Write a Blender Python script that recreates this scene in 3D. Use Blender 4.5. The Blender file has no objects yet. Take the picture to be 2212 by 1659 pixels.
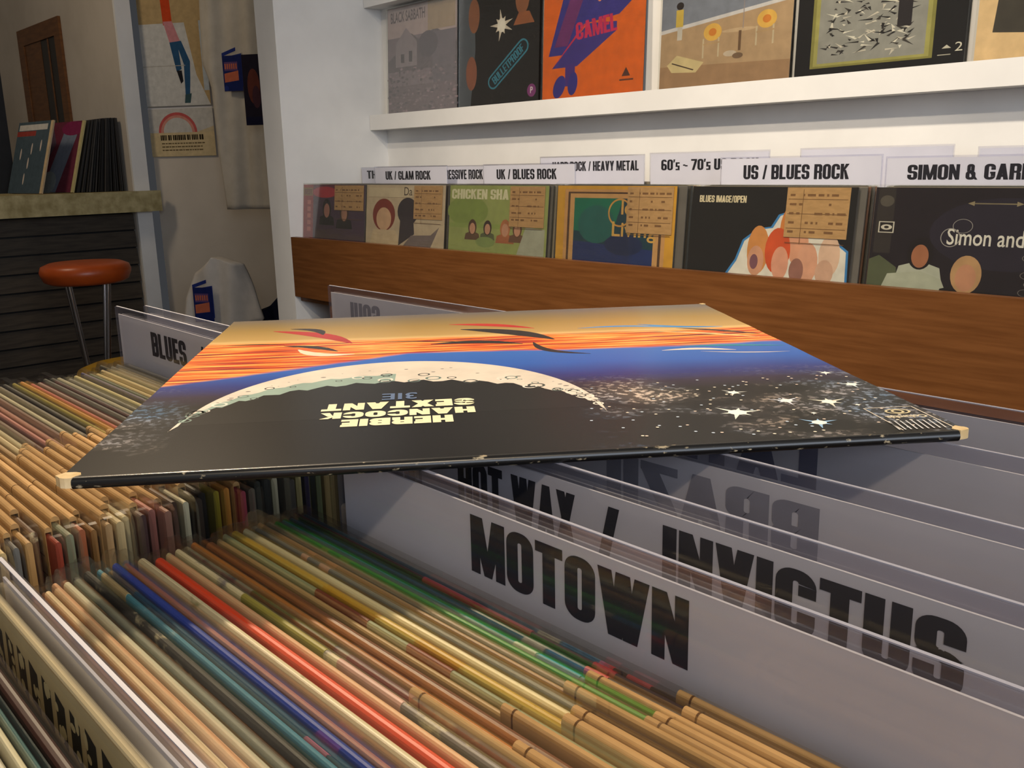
import bpy, bmesh, math, random
from mathutils import Matrix, Vector, Euler

# ------------------------------------------------------------------ camera, world, lights, exposure
S = bpy.context.scene
COL = S.collection
H = 1.12                                   # camera height above the floor (m)
cam_d = bpy.data.cameras.new('camera')
cam = bpy.data.objects.new('camera', cam_d); COL.objects.link(cam)
RC = ((0.67423242, 0.73819295, -0.02195033),      # image right
      (0.1560115, -0.17141937, -0.97276709),      # image down
      (-0.72185252, 0.6524466, -0.23074309))      # viewing direction
m = Matrix.Identity(4)
for i in range(3):
    m[i][0] = RC[0][i]; m[i][1] = -RC[1][i]; m[i][2] = -RC[2][i]
m.translation = (0, 0, H)
cam.matrix_world = m
cam_d.sensor_fit = 'HORIZONTAL'; cam_d.sensor_width = 36.0
cam_d.lens = 2025.0 / 2212.0 * 36.0
cam_d.clip_start = 0.01
S.camera = cam

w = bpy.data.worlds.new('world'); S.world = w; w.use_nodes = True
w.node_tree.nodes['Background'].inputs[0].default_value = (0.88, 0.92, 1.0, 1)
w.node_tree.nodes['Background'].inputs[1].default_value = 0.035

def lamp(name, kind, loc, target, energy, color, **k):
    d = bpy.data.lights.new(name, kind); d.energy = energy; d.color = color
    for a, b in k.items(): setattr(d, a, b)
    o = bpy.data.objects.new(name, d); COL.objects.link(o)
    o.location = loc
    o.rotation_euler = (Vector(target) - Vector(loc)).to_track_quat('-Z', 'Y').to_euler()
    return o
WARM = (1.0, 0.80, 0.56)
SOFT = (1.0, 0.86, 0.68)
lamp('spot_lamp', 'SPOT', (-2.20, 0.80, 2.72), (-0.36, 0.10, 1.0), 290, WARM, spot_size=0.75, spot_blend=0.8, shadow_soft_size=0.06)
lamp('spot_lamp', 'SPOT', (0.95, -0.75, 2.72), (-0.20, 0.18, 1.0), 58, WARM, spot_size=0.95, spot_blend=0.9, shadow_soft_size=0.06)
lamp('spot_lamp', 'SPOT', (-0.25, -0.05, 2.72), (-0.85, 1.69, 1.15), 150, SOFT, spot_size=1.25, spot_blend=0.9, shadow_soft_size=0.05)
lamp('spot_lamp', 'SPOT', (-1.10, -0.75, 2.72), (-1.50, 1.69, 1.10), 105, SOFT, spot_size=0.82, spot_blend=0.9, shadow_soft_size=0.05)
lamp('ceiling_lamp', 'AREA', (-3.55, 0.15, 2.6), (-4.5, 1.1, 1.0), 6.5, (1.0, 0.82, 0.60), size=0.35)
lamp('window_daylight', 'AREA', (2.35, -0.6, 1.75), (-1.0, 0.6, 1.1), 46, (0.80, 0.88, 1.0), shape='RECTANGLE', size=2.2, size_y=1.6)

vs = S.view_settings
vs.view_transform = 'Standard'; vs.look = 'None'; vs.gamma = 1.0; vs.exposure = 0.35
vs.use_curve_mapping = False
S.cycles.transparent_max_bounces = 16
S.cycles.max_bounces = 6; S.cycles.diffuse_bounces = 4; S.cycles.glossy_bounces = 3
random.seed(7)

# ------------------------------------------------------------------ helpers
def lin(c):
    return tuple(((v / 255.0) / 12.92 if v / 255.0 <= 0.04045 else (((v / 255.0) + 0.055) / 1.055) ** 2.4) for v in c)
def lin4(c): return lin(c) + (1.0,)

MATS = {}
def base_mat(name, rough=0.5, spec=0.5, color=(128, 128, 128)):
    mt = bpy.data.materials.new(name); mt.use_nodes = True
    nt = mt.node_tree; b = nt.nodes['Principled BSDF']
    b.inputs['Base Color'].default_value = lin4(color)
    b.inputs['Roughness'].default_value = rough
    b.inputs['Specular IOR Level'].default_value = spec
    MATS[name] = mt
    return mt, nt, b
def node(nt, t, **k):
    n = nt.nodes.new(t)
    for a, b in k.items(): setattr(n, a, b)
    return n
def noise(nt, scale, detail=3.0, vec=None, stretch=None, coord='Object', rough=0.55):
    tc = node(nt, 'ShaderNodeTexCoord'); n = node(nt, 'ShaderNodeTexNoise')
    n.inputs['Scale'].default_value = scale; n.inputs['Detail'].default_value = detail
    n.inputs['Roughness'].default_value = rough
    if stretch:
        mp = node(nt, 'ShaderNodeMapping'); mp.inputs['Scale'].default_value = stretch
        nt.links.new(tc.outputs[coord], mp.inputs[0]); nt.links.new(mp.outputs[0], n.inputs['Vector'])
    else:
        nt.links.new(tc.outputs[coord], n.inputs['Vector'])
    return n
def ramp(nt, src, stops, interp='LINEAR'):
    r = node(nt, 'ShaderNodeValToRGB'); r.color_ramp.interpolation = interp
    e = r.color_ramp.elements
    while len(e) < len(stops): e.new(0.5)
    for el, (p, c) in zip(e, stops):
        el.position = p; el.color = lin4(c) if max(c) > 1.0 or min(c) < 0 else (c[0], c[1], c[2], 1)
    nt.links.new(src, r.inputs[0])
    return r
def mottled(name, c1, c2, scale, rough=0.6, spec=0.4, stretch=None, bump=0.0, detail=4.0, lo=0.35, hi=0.65):
    mt, nt, b = base_mat(name, rough, spec)
    n = noise(nt, scale, detail, stretch=stretch)
    r = ramp(nt, n.outputs['Fac'], [(lo, c1), (hi, c2)])
    nt.links.new(r.outputs[0], b.inputs['Base Color'])
    if bump:
        bp = node(nt, 'ShaderNodeBump'); bp.inputs['Strength'].default_value = bump; bp.inputs['Distance'].default_value = 0.002
        nt.links.new(n.outputs['Fac'], bp.inputs['Height']); nt.links.new(bp.outputs[0], b.inputs['Normal'])
    return mt
mottled('white_wall', (226, 224, 220), (234, 232, 228), 6, 0.75, 0.2, bump=0.05)
mottled('grey_wall', (196, 186, 172), (206, 196, 182), 4, 0.8, 0.2, bump=0.05)
mottled('ceiling_paint', (215, 212, 205), (225, 222, 215), 4, 0.9, 0.1)
mottled('floor_concrete', (70, 62, 54), (92, 82, 72), 5, 0.6, 0.3)
mottled('veneer', (100, 60, 28), (118, 74, 38), 7.0, 0.42, 0.35, stretch=(1.0, 1.0, 16.0), bump=0.04, detail=6)
mottled('bin_wood', (112, 64, 30), (134, 80, 40), 7.0, 0.5, 0.3, stretch=(1.0, 1.0, 14.0))
mottled('counter_paint', (150, 136, 92), (190, 176, 132), 22, 0.55, 0.3, detail=8, bump=0.2)
mottled('siding', (62, 54, 45), (80, 70, 58), 9, 0.6, 0.3, stretch=(1, 1, 10))
mottled('frame_wood', (96, 58, 26), (116, 74, 36), 10, 0.5, 0.3, stretch=(1, 1, 6))
mottled('shirt_cloth', (188, 180, 166), (198, 190, 176), 20, 0.95, 0.05)
mottled('white_cloth', (205, 198, 188), (216, 208, 198), 20, 0.95, 0.05)
mottled('navy_cloth', (22, 26, 42), (30, 34, 52), 25, 0.95, 0.05)
mottled('kraft_card', (178, 140, 90), (194, 154, 102), 60, 0.75, 0.15, stretch=(1, 1, 3))
mottled('white_paper', (206, 203, 204), (214, 211, 212), 12, 0.6, 0.2)
mottled('seat_vinyl', (176, 72, 20), (190, 82, 26), 14, 0.35, 0.5)
mottled('seat_yellow', (200, 150, 10), (214, 164, 16), 14, 0.4, 0.5)
mottled('black_box', (12, 12, 14), (18, 18, 20), 30, 0.5, 0.4)
mottled('raw_board', (196, 168, 120), (226, 204, 164), 90, 0.9, 0.1)
mottled('sign_paper', (240, 240, 245), (246, 246, 250), 12, 0.6, 0.2)
base_mat('edge_highlight', 0.5, 0.4, (150, 150, 164))  # pale colour standing in for the highlight line on divider tops
base_mat('ink', 0.55, 0.3, (20, 18, 16))
base_mat('faint_ink', 0.6, 0.2, (150, 148, 152))
base_mat('cream_ink', 0.5, 0.4, (246, 238, 196))
base_mat('slate_ink', 0.5, 0.4, (96, 116, 150))
base_mat('kraft_slit', 0.8, 0.1, (92, 62, 32))
base_mat('chrome', 0.18, 0.5, (190, 190, 195)); MATS['chrome'].node_tree.nodes['Principled BSDF'].inputs['Metallic'].default_value = 1.0
base_mat('dark_glass', 0.35, 0.2, (14, 12, 9))
base_mat('white_metal', 0.4, 0.4, (214, 210, 200))
base_mat('cone_grey', 0.6, 0.3, (120, 122, 120))

# jackets: colour per object, wear amount in the alpha of the object colour
def jacket_mat(name, worn=(214, 200, 160), rough=0.45):
    mt, nt, b = base_mat(name, rough, 0.45)
    oi = node(nt, 'ShaderNodeObjectInfo')
    n1 = noise(nt, 70, 5, stretch=(0.6, 1, 1)); n2 = noise(nt, 9, 2, stretch=(1, 1, 3))
    add = node(nt, 'ShaderNodeVectorMath', operation='ADD')
    tc = node(nt, 'ShaderNodeTexCoord'); cmb = node(nt, 'ShaderNodeCombineXYZ')
    nt.links.new(oi.outputs['Random'], cmb.inputs[0]); nt.links.new(oi.outputs['Random'], cmb.inputs[1])
    sc = node(nt, 'ShaderNodeVectorMath', operation='SCALE'); sc.inputs['Scale'].default_value = 7.0
    nt.links.new(cmb.outputs[0], sc.inputs[0])
    nt.links.new(tc.outputs['Object'], add.inputs[0]); nt.links.new(sc.outputs[0], add.inputs[1])
    for n, st in ((n1, (0.6, 1, 1)), (n2, (1, 1, 3))):
        mp = node(nt, 'ShaderNodeMapping'); mp.inputs['Scale'].default_value = st
        nt.links.new(add.outputs[0], mp.inputs[0]); nt.links.new(mp.outputs[0], n.inputs['Vector'])
    th = node(nt, 'ShaderNodeMath', operation='SUBTRACT'); th.inputs[0].default_value = 0.86
    nt.links.new(oi.outputs['Alpha'], th.inputs[1])
    mu = node(nt, 'ShaderNodeMath', operation='MULTIPLY'); mu.inputs[1].default_value = 0.62
    ad2 = node(nt, 'ShaderNodeMath', operation='ADD')
    nt.links.new(n1.outputs['Fac'], mu.inputs[0]); nt.links.new(mu.outputs[0], ad2.inputs[0])
    mu2 = node(nt, 'ShaderNodeMath', operation='MULTIPLY'); mu2.inputs[1].default_value = 0.38
    nt.links.new(n2.outputs['Fac'], mu2.inputs[0]); nt.links.new(mu2.outputs[0], ad2.inputs[1])
    gt = node(nt, 'ShaderNodeMath', operation='SUBTRACT'); nt.links.new(ad2.outputs[0], gt.inputs[0]); nt.links.new(th.outputs[0], gt.inputs[1])
    g2 = node(nt, 'ShaderNodeMath', operation='MULTIPLY', use_clamp=True); g2.inputs[1].default_value = 25.0
    nt.links.new(gt.outputs[0], g2.inputs[0])
    # slight tone variation
    hv = node(nt, 'ShaderNodeHueSaturation'); nt.links.new(oi.outputs['Color'], hv.inputs['Color'])
    mr = node(nt, 'ShaderNodeMapRange'); mr.inputs['To Min'].default_value = 0.72; mr.inputs['To Max'].default_value = 1.25
    nt.links.new(n2.outputs['Fac'], mr.inputs['Value']); nt.links.new(mr.outputs[0], hv.inputs['Value'])
    mx = node(nt, 'ShaderNodeMix', data_type='RGBA'); nt.links.new(g2.outputs[0], mx.inputs['Factor'])
    nt.links.new(hv.outputs[0], mx.inputs['A']); mx.inputs['B'].default_value = lin4(worn)
    nt.links.new(mx.outputs['Result'], b.inputs['Base Color'])
    return mt
jacket_mat('jacket_board')

def clear_mat(name, tint, gloss, haze, rough, hazecol=(220, 220, 225), fres=0.5, bump=False):
    mt = bpy.data.materials.new(name); mt.use_nodes = True; nt = mt.node_tree
    nt.nodes.clear()
    out = node(nt, 'ShaderNodeOutputMaterial')
    tr = node(nt, 'ShaderNodeBsdfTransparent'); tr.inputs[0].default_value = lin4(tint)
    gl = node(nt, 'ShaderNodeBsdfGlossy'); gl.inputs['Roughness'].default_value = rough
    df = node(nt, 'ShaderNodeBsdfDiffuse'); df.inputs[0].default_value = lin4(hazecol)
    lw = node(nt, 'ShaderNodeLayerWeight'); lw.inputs['Blend'].default_value = 0.35
    mr = node(nt, 'ShaderNodeMapRange'); mr.inputs['To Min'].default_value = gloss; mr.inputs['To Max'].default_value = fres
    nt.links.new(lw.outputs['Fresnel'], mr.inputs['Value'])
    if bump:
        n = noise(nt, 55, 2, stretch=(0.25, 1, 1))
        bp = node(nt, 'ShaderNodeBump'); bp.inputs['Strength'].default_value = 0.25; bp.inputs['Distance'].default_value = 0.001
        nt.links.new(n.outputs['Fac'], bp.inputs['Height']); nt.links.new(bp.outputs[0], gl.inputs['Normal'])
    m1 = node(nt, 'ShaderNodeMixShader'); m1.inputs[0].default_value = haze
    nt.links.new(tr.outputs[0], m1.inputs[1]); nt.links.new(df.outputs[0], m1.inputs[2])
    m2 = node(nt, 'ShaderNodeMixShader')
    nt.links.new(mr.outputs[0], m2.inputs[0]); nt.links.new(m1.outputs[0], m2.inputs[1]); nt.links.new(gl.outputs[0], m2.inputs[2])
    nt.links.new(m2.outputs[0], out.inputs[0])
    MATS[name] = mt
clear_mat('poly_sleeve', (252, 252, 250), 0.008, 0.006, 0.10, fres=0.22)
clear_mat('cover_film', (252, 252, 250), 0.015, 0.012, 0.10, fres=0.35, bump=True)
clear_mat('clear_plastic', (246, 246, 250), 0.03, 0.03, 0.07, (210, 210, 235), fres=0.40)

# flat print: colour per face
mt, nt, b = base_mat('print', 0.26, 0.12)
at = node(nt, 'ShaderNodeAttribute', attribute_name='ink'); nt.links.new(at.outputs['Color'], b.inputs['Base Color'])
n = noise(nt, 40, 5)
hv = node(nt, 'ShaderNodeHueSaturation'); nt.links.new(at.outputs['Color'], hv.inputs['Color'])
mr = node(nt, 'ShaderNodeMapRange'); mr.inputs['To Min'].default_value = 0.7; mr.inputs['To Max'].default_value = 1.3
nt.links.new(n.outputs['Fac'], mr.inputs['Value']); nt.links.new(mr.outputs[0], hv.inputs['Value'])
nt.links.new(hv.outputs[0], b.inputs['Base Color'])

class MB:
    def __init__(s): s.v = []; s.f = []; s.sm = []
    def add(s, vs, fs, smooth=False):
        o = len(s.v); s.v += [tuple(p) for p in vs]
        for f in fs: s.f.append(tuple(i + o for i in f)); s.sm.append(smooth)
        return s
    def box(s, x0, x1, y0, y1, z0, z1):
        vs = [(x, y, z) for z in (z0, z1) for y in (y0, y1) for x in (x0, x1)]
        return s.add(vs, [(0, 2, 3, 1), (4, 5, 7, 6), (0, 1, 5, 4), (2, 6, 7, 3), (0, 4, 6, 2), (1, 3, 7, 5)])
    def prism(s, pts, axis, a0, a1, smooth=False):
        n = len(pts)
        def P(p, a):
            if axis == 'x': return (a, p[0], p[1])
            if axis == 'y': return (p[0], a, p[1])
            return (p[0], p[1], a)
        vs = [P(p, a0) for p in pts] + [P(p, a1) for p in pts]
        s.add(vs, [tuple(range(n - 1, -1, -1)), tuple(range(n, 2 * n))])
        s.add(vs, [(i, (i + 1) % n, n + (i + 1) % n, n + i) for i in range(n)], smooth)
        return s
    def tube(s, a, b, r0, r1=None, n=12, caps=True):
        a = Vector(a); b = Vector(b); r1 = r0 if r1 is None else r1
        d = (b - a).normalized(); u = d.orthogonal().normalized(); w_ = d.cross(u)
        vs = []
        for p, r in ((a, r0), (b, r1)):
            vs += [p + u * r * math.cos(t) + w_ * r * math.sin(t) for t in [2 * math.pi * i / n for i in range(n)]]
        s.add(vs, [(i, (i + 1) % n, n + (i + 1) % n, n + i) for i in range(n)], True)
        if caps: s.add(vs, [tuple(range(n - 1, -1, -1)), tuple(range(n, 2 * n))])
        return s
    def lathe(s, prof, n=32, c=(0, 0, 0)):
        vs = []; k = len(prof)
        for i in range(n):
            t = 2 * math.pi * i / n
            vs += [(c[0] + r * math.cos(t), c[1] + r * math.sin(t), c[2] + z) for r, z in prof]
        fs = []
        for i in range(n):
            j = (i + 1) % n
            fs += [(i * k + q, j * k + q, j * k + q + 1, i * k + q + 1) for q in range(k - 1)]
        return s.add(vs, fs, True)
    def mesh(s, name, mat):
        me = bpy.data.meshes.new(name); me.from_pydata(s.v, [], s.f)
        bm = bmesh.new(); bm.from_mesh(me); bmesh.ops.recalc_face_normals(bm, faces=bm.faces); bm.to_mesh(me); bm.free()
        me.polygons.foreach_set('use_smooth', s.sm)
        me.materials.append(MATS[mat]); return me
    def build(s, name, mat, parent=None, **k):
        return obj(name, s.mesh(name, mat), parent, **k)

def obj(name, me, parent=None, loc=(0, 0, 0), rot=(0, 0, 0), scale=(1, 1, 1), color=None):
    o = bpy.data.objects.new(name, me); COL.objects.link(o)
    o.location = loc; o.rotation_euler = rot; o.scale = scale
    if parent: o.parent = parent
    if color: o.color = color
    return o
def tag(o, label, cat, group=None):
    o['label'] = label; o['category'] = cat
    if group: o['group'] = group
    return o
def thing(name, label, cat, loc, rot=(0, 0, 0), group=None):
    o = bpy.data.objects.new(name, None); COL.objects.link(o)
    o.location = loc; o.rotation_euler = rot; o.empty_display_size = 0.05
    return tag(o, label, cat, group)
def struct(o): o['kind'] = 'structure'; return o

# ---- lettering: built-in font, thickened, turned into a mesh that fills a rectangle
_tc = {}
def glyphs(body, bold=0.03, spacing=1.0, res=3):
    key = (body, bold, spacing, res)
    if key in _tc: return _tc[key]
    cu = bpy.data.curves.new('lettering', 'FONT'); cu.body = body; cu.offset = bold; cu.resolution_u = res
    cu.space_character = spacing
    t = bpy.data.objects.new('lettering', cu); COL.objects.link(t)
    dg = bpy.context.evaluated_depsgraph_get(); dg.update()
    me = bpy.data.meshes.new_from_object(t.evaluated_get(dg))
    vs = [(v.co.x, v.co.y) for v in me.vertices]; fs = [tuple(p.vertices) for p in me.polygons]
    bpy.data.objects.remove(t); bpy.data.curves.remove(cu); bpy.data.meshes.remove(me)
    x0 = min(p[0] for p in vs); x1 = max(p[0] for p in vs); y0 = min(p[1] for p in vs); y1 = max(p[1] for p in vs)
    vs = [((p[0] - x0) / (x1 - x0), (p[1] - y0) / (y1 - y0)) for p in vs]
    _tc[key] = (vs, fs); return _tc[key]

# ---- heavy condensed block capitals drawn as strokes: unit height, width per letter
def block(body, st=0.20, W=0.50):
    """returns (verts, faces) of the word scaled to the unit rectangle"""
    vs, fs, gid, g = [], [], [], [0]
    def poly(pts): o = len(vs); vs.extend(pts); gid.extend([g[0]] * len(pts)); g[0] += 1; fs.append(tuple(range(o, o + len(pts))))
    def rect(x0, y0, x1, y1): poly([(x0, y0), (x1, y0), (x1, y1), (x0, y1)])
    def band(outer, inner, skip=()):
        o = len(vs); n = len(outer); vs.extend(outer + inner); gid.extend([g[0]] * 2 * n); g[0] += 1
        for k in range(n):
            if k not in skip: fs.append((o + k, o + (k + 1) % n, o + n + (k + 1) % n, o + n + k))
    def rr(x0, y0, x1, y1, r, n=6):
        p = []
        for cx, cy, a in ((x1 - r, y1 - r, 0), (x0 + r, y1 - r, 90), (x0 + r, y0 + r, 180), (x1 - r, y0 + r, 270)):
            p += [(cx + r * math.cos(math.radians(a + 90 * q / n)), cy + r * math.sin(math.radians(a + 90 * q / n))) for q in range(n + 1)]
        return p
    x = 0.0; hb = st * 0.80
    for ch in body:
        o0 = x; w_ = W
        if ch == ' ': x += W * 0.50; continue
        if ch == 'I': w_ = st; rect(x, 0, x + st, 1)
        elif ch in 'OQ': band(rr(x, 0, x + w_, 1, w_ * .44), rr(x + st, hb, x + w_ - st, 1 - hb, (w_ - 2 * st) * .45))
        elif ch in 'CG':
            band(rr(x, 0, x + w_, 1, w_ * .44), rr(x + st, hb, x + w_ - st, 1 - hb, (w_ - 2 * st) * .45), skip=(27,))
            rect(x + w_ - st, .62, x + w_, 1 - w_ * .44); rect(x + w_ - st, w_ * .44, x + w_, .38 if ch == 'C' else .5)
            if ch == 'G': rect(x + w_ * .52, .38, x + w_, .5)
        elif ch == 'U':
            band(rr(x, 0, x + w_, 1.6, w_ * .44)[14:], rr(x + st, hb, x + w_ - st, 1.6, (w_ - 2 * st) * .45)[14:], skip=(13,))
            rect(x, w_ * .43, x + st, 1); rect(x + w_ - st, w_ * .43, x + w_, 1)
        elif ch == 'J':
            band(rr(x, 0, x + w_, 1.6, w_ * .44)[14:], rr(x + st, hb, x + w_ - st, 1.6, (w_ - 2 * st) * .45)[14:], skip=(13,)); rect(x, w_ * .43, x + st, .36); rect(x + w_ - st, w_ * .43, x + w_, 1)
        elif ch == 'S':
            band(rr(x, .42, x + w_, 1, w_ * .40), rr(x + st, .42 + hb, x + w_ - st, 1 - hb, (w_ - 2 * st) * .4), skip=(20, 21, 22, 23, 24, 25, 26, 27))
            band(rr(x, 0, x + w_, .58, w_ * .40), rr(x + st, hb, x + w_ - st, .58 - hb, (w_ - 2 * st) * .4), skip=(6, 7, 8, 9, 10, 11, 12, 13))
            rect(x + w_ - st, .66, x + w_, .80); rect(x, .20, x + st, .34)
            poly([(x + .01, .50), (x + st * 1.1, .44), (x + w_ - .01, .50), (x + w_ - st * 1.1, .58)])
        elif ch in 'BPRD':
            rect(x, 0, x + st, 1)
            if ch == 'D': band(rr(x, 0, x + w_, 1, w_ * .40), rr(x + st, hb, x + w_ - st, 1 - hb, .04)); rect(x, 0, x + st, 1)
            else:
                band(rr(x, .42, x + w_, 1, w_ * .34), rr(x + st, .42 + hb * .8, x + w_ - st, 1 - hb, .04)); rect(x, .4, x + st, 1)
            if ch == 'B': band(rr(x, 0, x + w_, .58, w_ * .34), rr(x + st, hb, x + w_ - st, .58 - hb * .8, .04)); rect(x, 0, x + st, .3)
            if ch == 'R': poly([(x + w_ - st, 0), (x + w_, 0), (x + w_ * .98, .40), (x + w_ * .8, .52), (x + w_ - st, .44)])
        elif ch == 'L': w_ = W * .85; rect(x, 0, x + st, 1); rect(x, 0, x + w_, hb)
        elif ch == 'T': w_ = W * .95; rect(x, 1 - hb, x + w_, 1); rect(x + (w_ - st) / 2, 0, x + (w_ + st) / 2, 1)
        elif ch in 'EF':
            w_ = W * .82; rect(x, 0, x + st, 1); rect(x, 1 - hb, x + w_, 1); rect(x, .43, x + w_ * .93, .43 + hb)
            if ch == 'E': rect(x, 0, x + w_, hb)
        elif ch == 'H': rect(x, 0, x + st, 1); rect(x + w_ - st, 0, x + w_, 1); rect(x, .42, x + w_, .42 + hb)
        elif ch == 'N': rect(x, 0, x + st * .86, 1); rect(x + w_ - st * .86, 0, x + w_, 1); poly([(x, 1), (x + st * .95, 1), (x + w_, 0), (x + w_ - st * .95, 0)])
        elif ch == 'M': w_ = W * 1.36; rect(x, 0, x + st * .86, 1); rect(x + w_ - st * .86, 0, x + w_, 1); c = x + w_ / 2; poly([(x, 1), (x + st * 1.15, 1), (c + st * .36, 0), (c - st * .36, 0)]); poly([(x + w_, 1), (c + st * .36, 0), (c - st * .36, 0), (x + w_ - st * 1.15, 1)])
        elif ch == 'W':
            w_ = W * 1.55
            for a, b in ((0, .30), (.50, .30), (.50, .70), (1, .70)):
                a_ = x + (st * .5) + (w_ - st) * a; b_ = x + (st * .5) + (w_ - st) * b; h = st * .5; poly([(a_ - h, 1), (b_ - h, 0), (b_ + h, 0), (a_ + h, 1)])
        elif ch == 'V': w_ = W * 1.05; c = x + w_ / 2; h = st * .52; poly([(x, 1), (c - h, 0), (c + h, 0), (x + 2 * h, 1)]); poly([(x + w_, 1), (x + w_ - 2 * h, 1), (c - h, 0), (c + h, 0)])
        elif ch == 'A': w_ = W * 1.08; c = x + w_ / 2; h = st * .52; poly([(x, 0), (x + 2 * h, 0), (c + h, 1), (c - h, 1)]); poly([(x + w_, 0), (c + h, 1), (c - h, 1), (x + w_ - 2 * h, 0)]); rect(x + w_ * .25, .17, x + w_ * .75, .17 + hb)
        elif ch == 'X': w_ = W * 1.08; h = st * 1.12; poly([(x, 0), (x + h, 0), (x + w_, 1), (x + w_ - h, 1)]); poly([(x, 1), (x + w_ - h, 0), (x + w_, 0), (x + h, 1)])
        elif ch == 'Y': w_ = W * 1.08; c = x + w_ / 2; h = st * .52; rect(c - h, 0, c + h, .45); poly([(x, 1), (c - h, .40), (c + h, .40), (x + 2 * h, 1)]); poly([(x + w_, 1), (x + w_ - 2 * h, 1), (c - h, .40), (c + h, .40)])
        elif ch == 'K': w_ = W * 1.04; rect(x, 0, x + st, 1); poly([(x + st * .7, .40), (x + st * .7, .62), (x + w_ - st * 1.1, 1), (x + w_, 1)]); poly([(x + st, .56), (x + w_ * .62, .62), (x + w_, 0), (x + w_ - st * 1.1, 0)])
        elif ch == 'Z': rect(x, 0, x + w_, hb); rect(x, 1 - hb, x + w_, 1); poly([(x, hb * .8), (x + st * 1.15, hb * .8), (x + w_, 1 - hb * .8), (x + w_ - st * 1.15, 1 - hb * .8)])
        elif ch == '/': w_ = W * .62; poly([(x, 0), (x + st * .72, 0), (x + w_, 1), (x + w_ - st * .72, 1)])
        elif ch == '&': band(rr(x, 0, x + w_ * .9, .56, w_ * .36), rr(x + st * .9, hb, x + w_ * .9 - st * .9, .56 - hb, .03)); band(rr(x + .05, .44, x + w_ * .78, 1, w_ * .3), rr(x + .05 + st * .8, .44 + hb, x + w_ * .78 - st * .8, 1 - hb, .02)); poly([(x + w_ * .3, .5), (x + w_ * .52, .56), (x + w_ * 1.12, 0), (x + w_ * .86, 0)]); w_ *= 1.1
        elif ch == '6': band(rr(x, 0, x + w_, .60, w_ * .42), rr(x + st, hb, x + w_ - st, .60 - hb, .05)); rect(x, .3, x + st, .75); band(rr(x, .3, x + w_, 1, w_ * .44), rr(x + st, .3 + hb, x + w_ - st, 1 - hb, .05), skip=tuple(range(14, 28)))
        elif ch == '0': band(rr(x, 0, x + w_, 1, w_ * .44), rr(x + st, hb, x + w_ - st, 1 - hb, (w_ - 2 * st) * .45))
        elif ch == '7': rect(x, 1 - hb, x + w_, 1); poly([(x + w_ * .15, 0), (x + w_ * .15 + st, 0), (x + w_, 1 - hb), (x + w_ - st, 1 - hb)])
        elif ch == "'": w_ = st * .8; poly([(x, .72), (x + st * .5, .72), (x + w_, 1), (x, 1)])
        elif ch == 's': w_ = W * .7; rect(x, 0, x + w_, .13); rect(x, .30, x + w_, .43); rect(x, .60, x + w_, .73); rect(x, .36, x + st * .8, .70); rect(x + w_ - st * .8, .05, x + w_, .40)
        elif ch == '~': w_ = W * .8; rect(x, .40, x + w_ * .5, .52); rect(x + w_ * .4, .34, x + w_, .46)
        x += w_ + (0.07 if W > .8 else 0.035)
    mxx = max(v[0] for v in vs)
    return [(v[0] / mxx, v[1]) for v in vs], fs, gid

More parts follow.
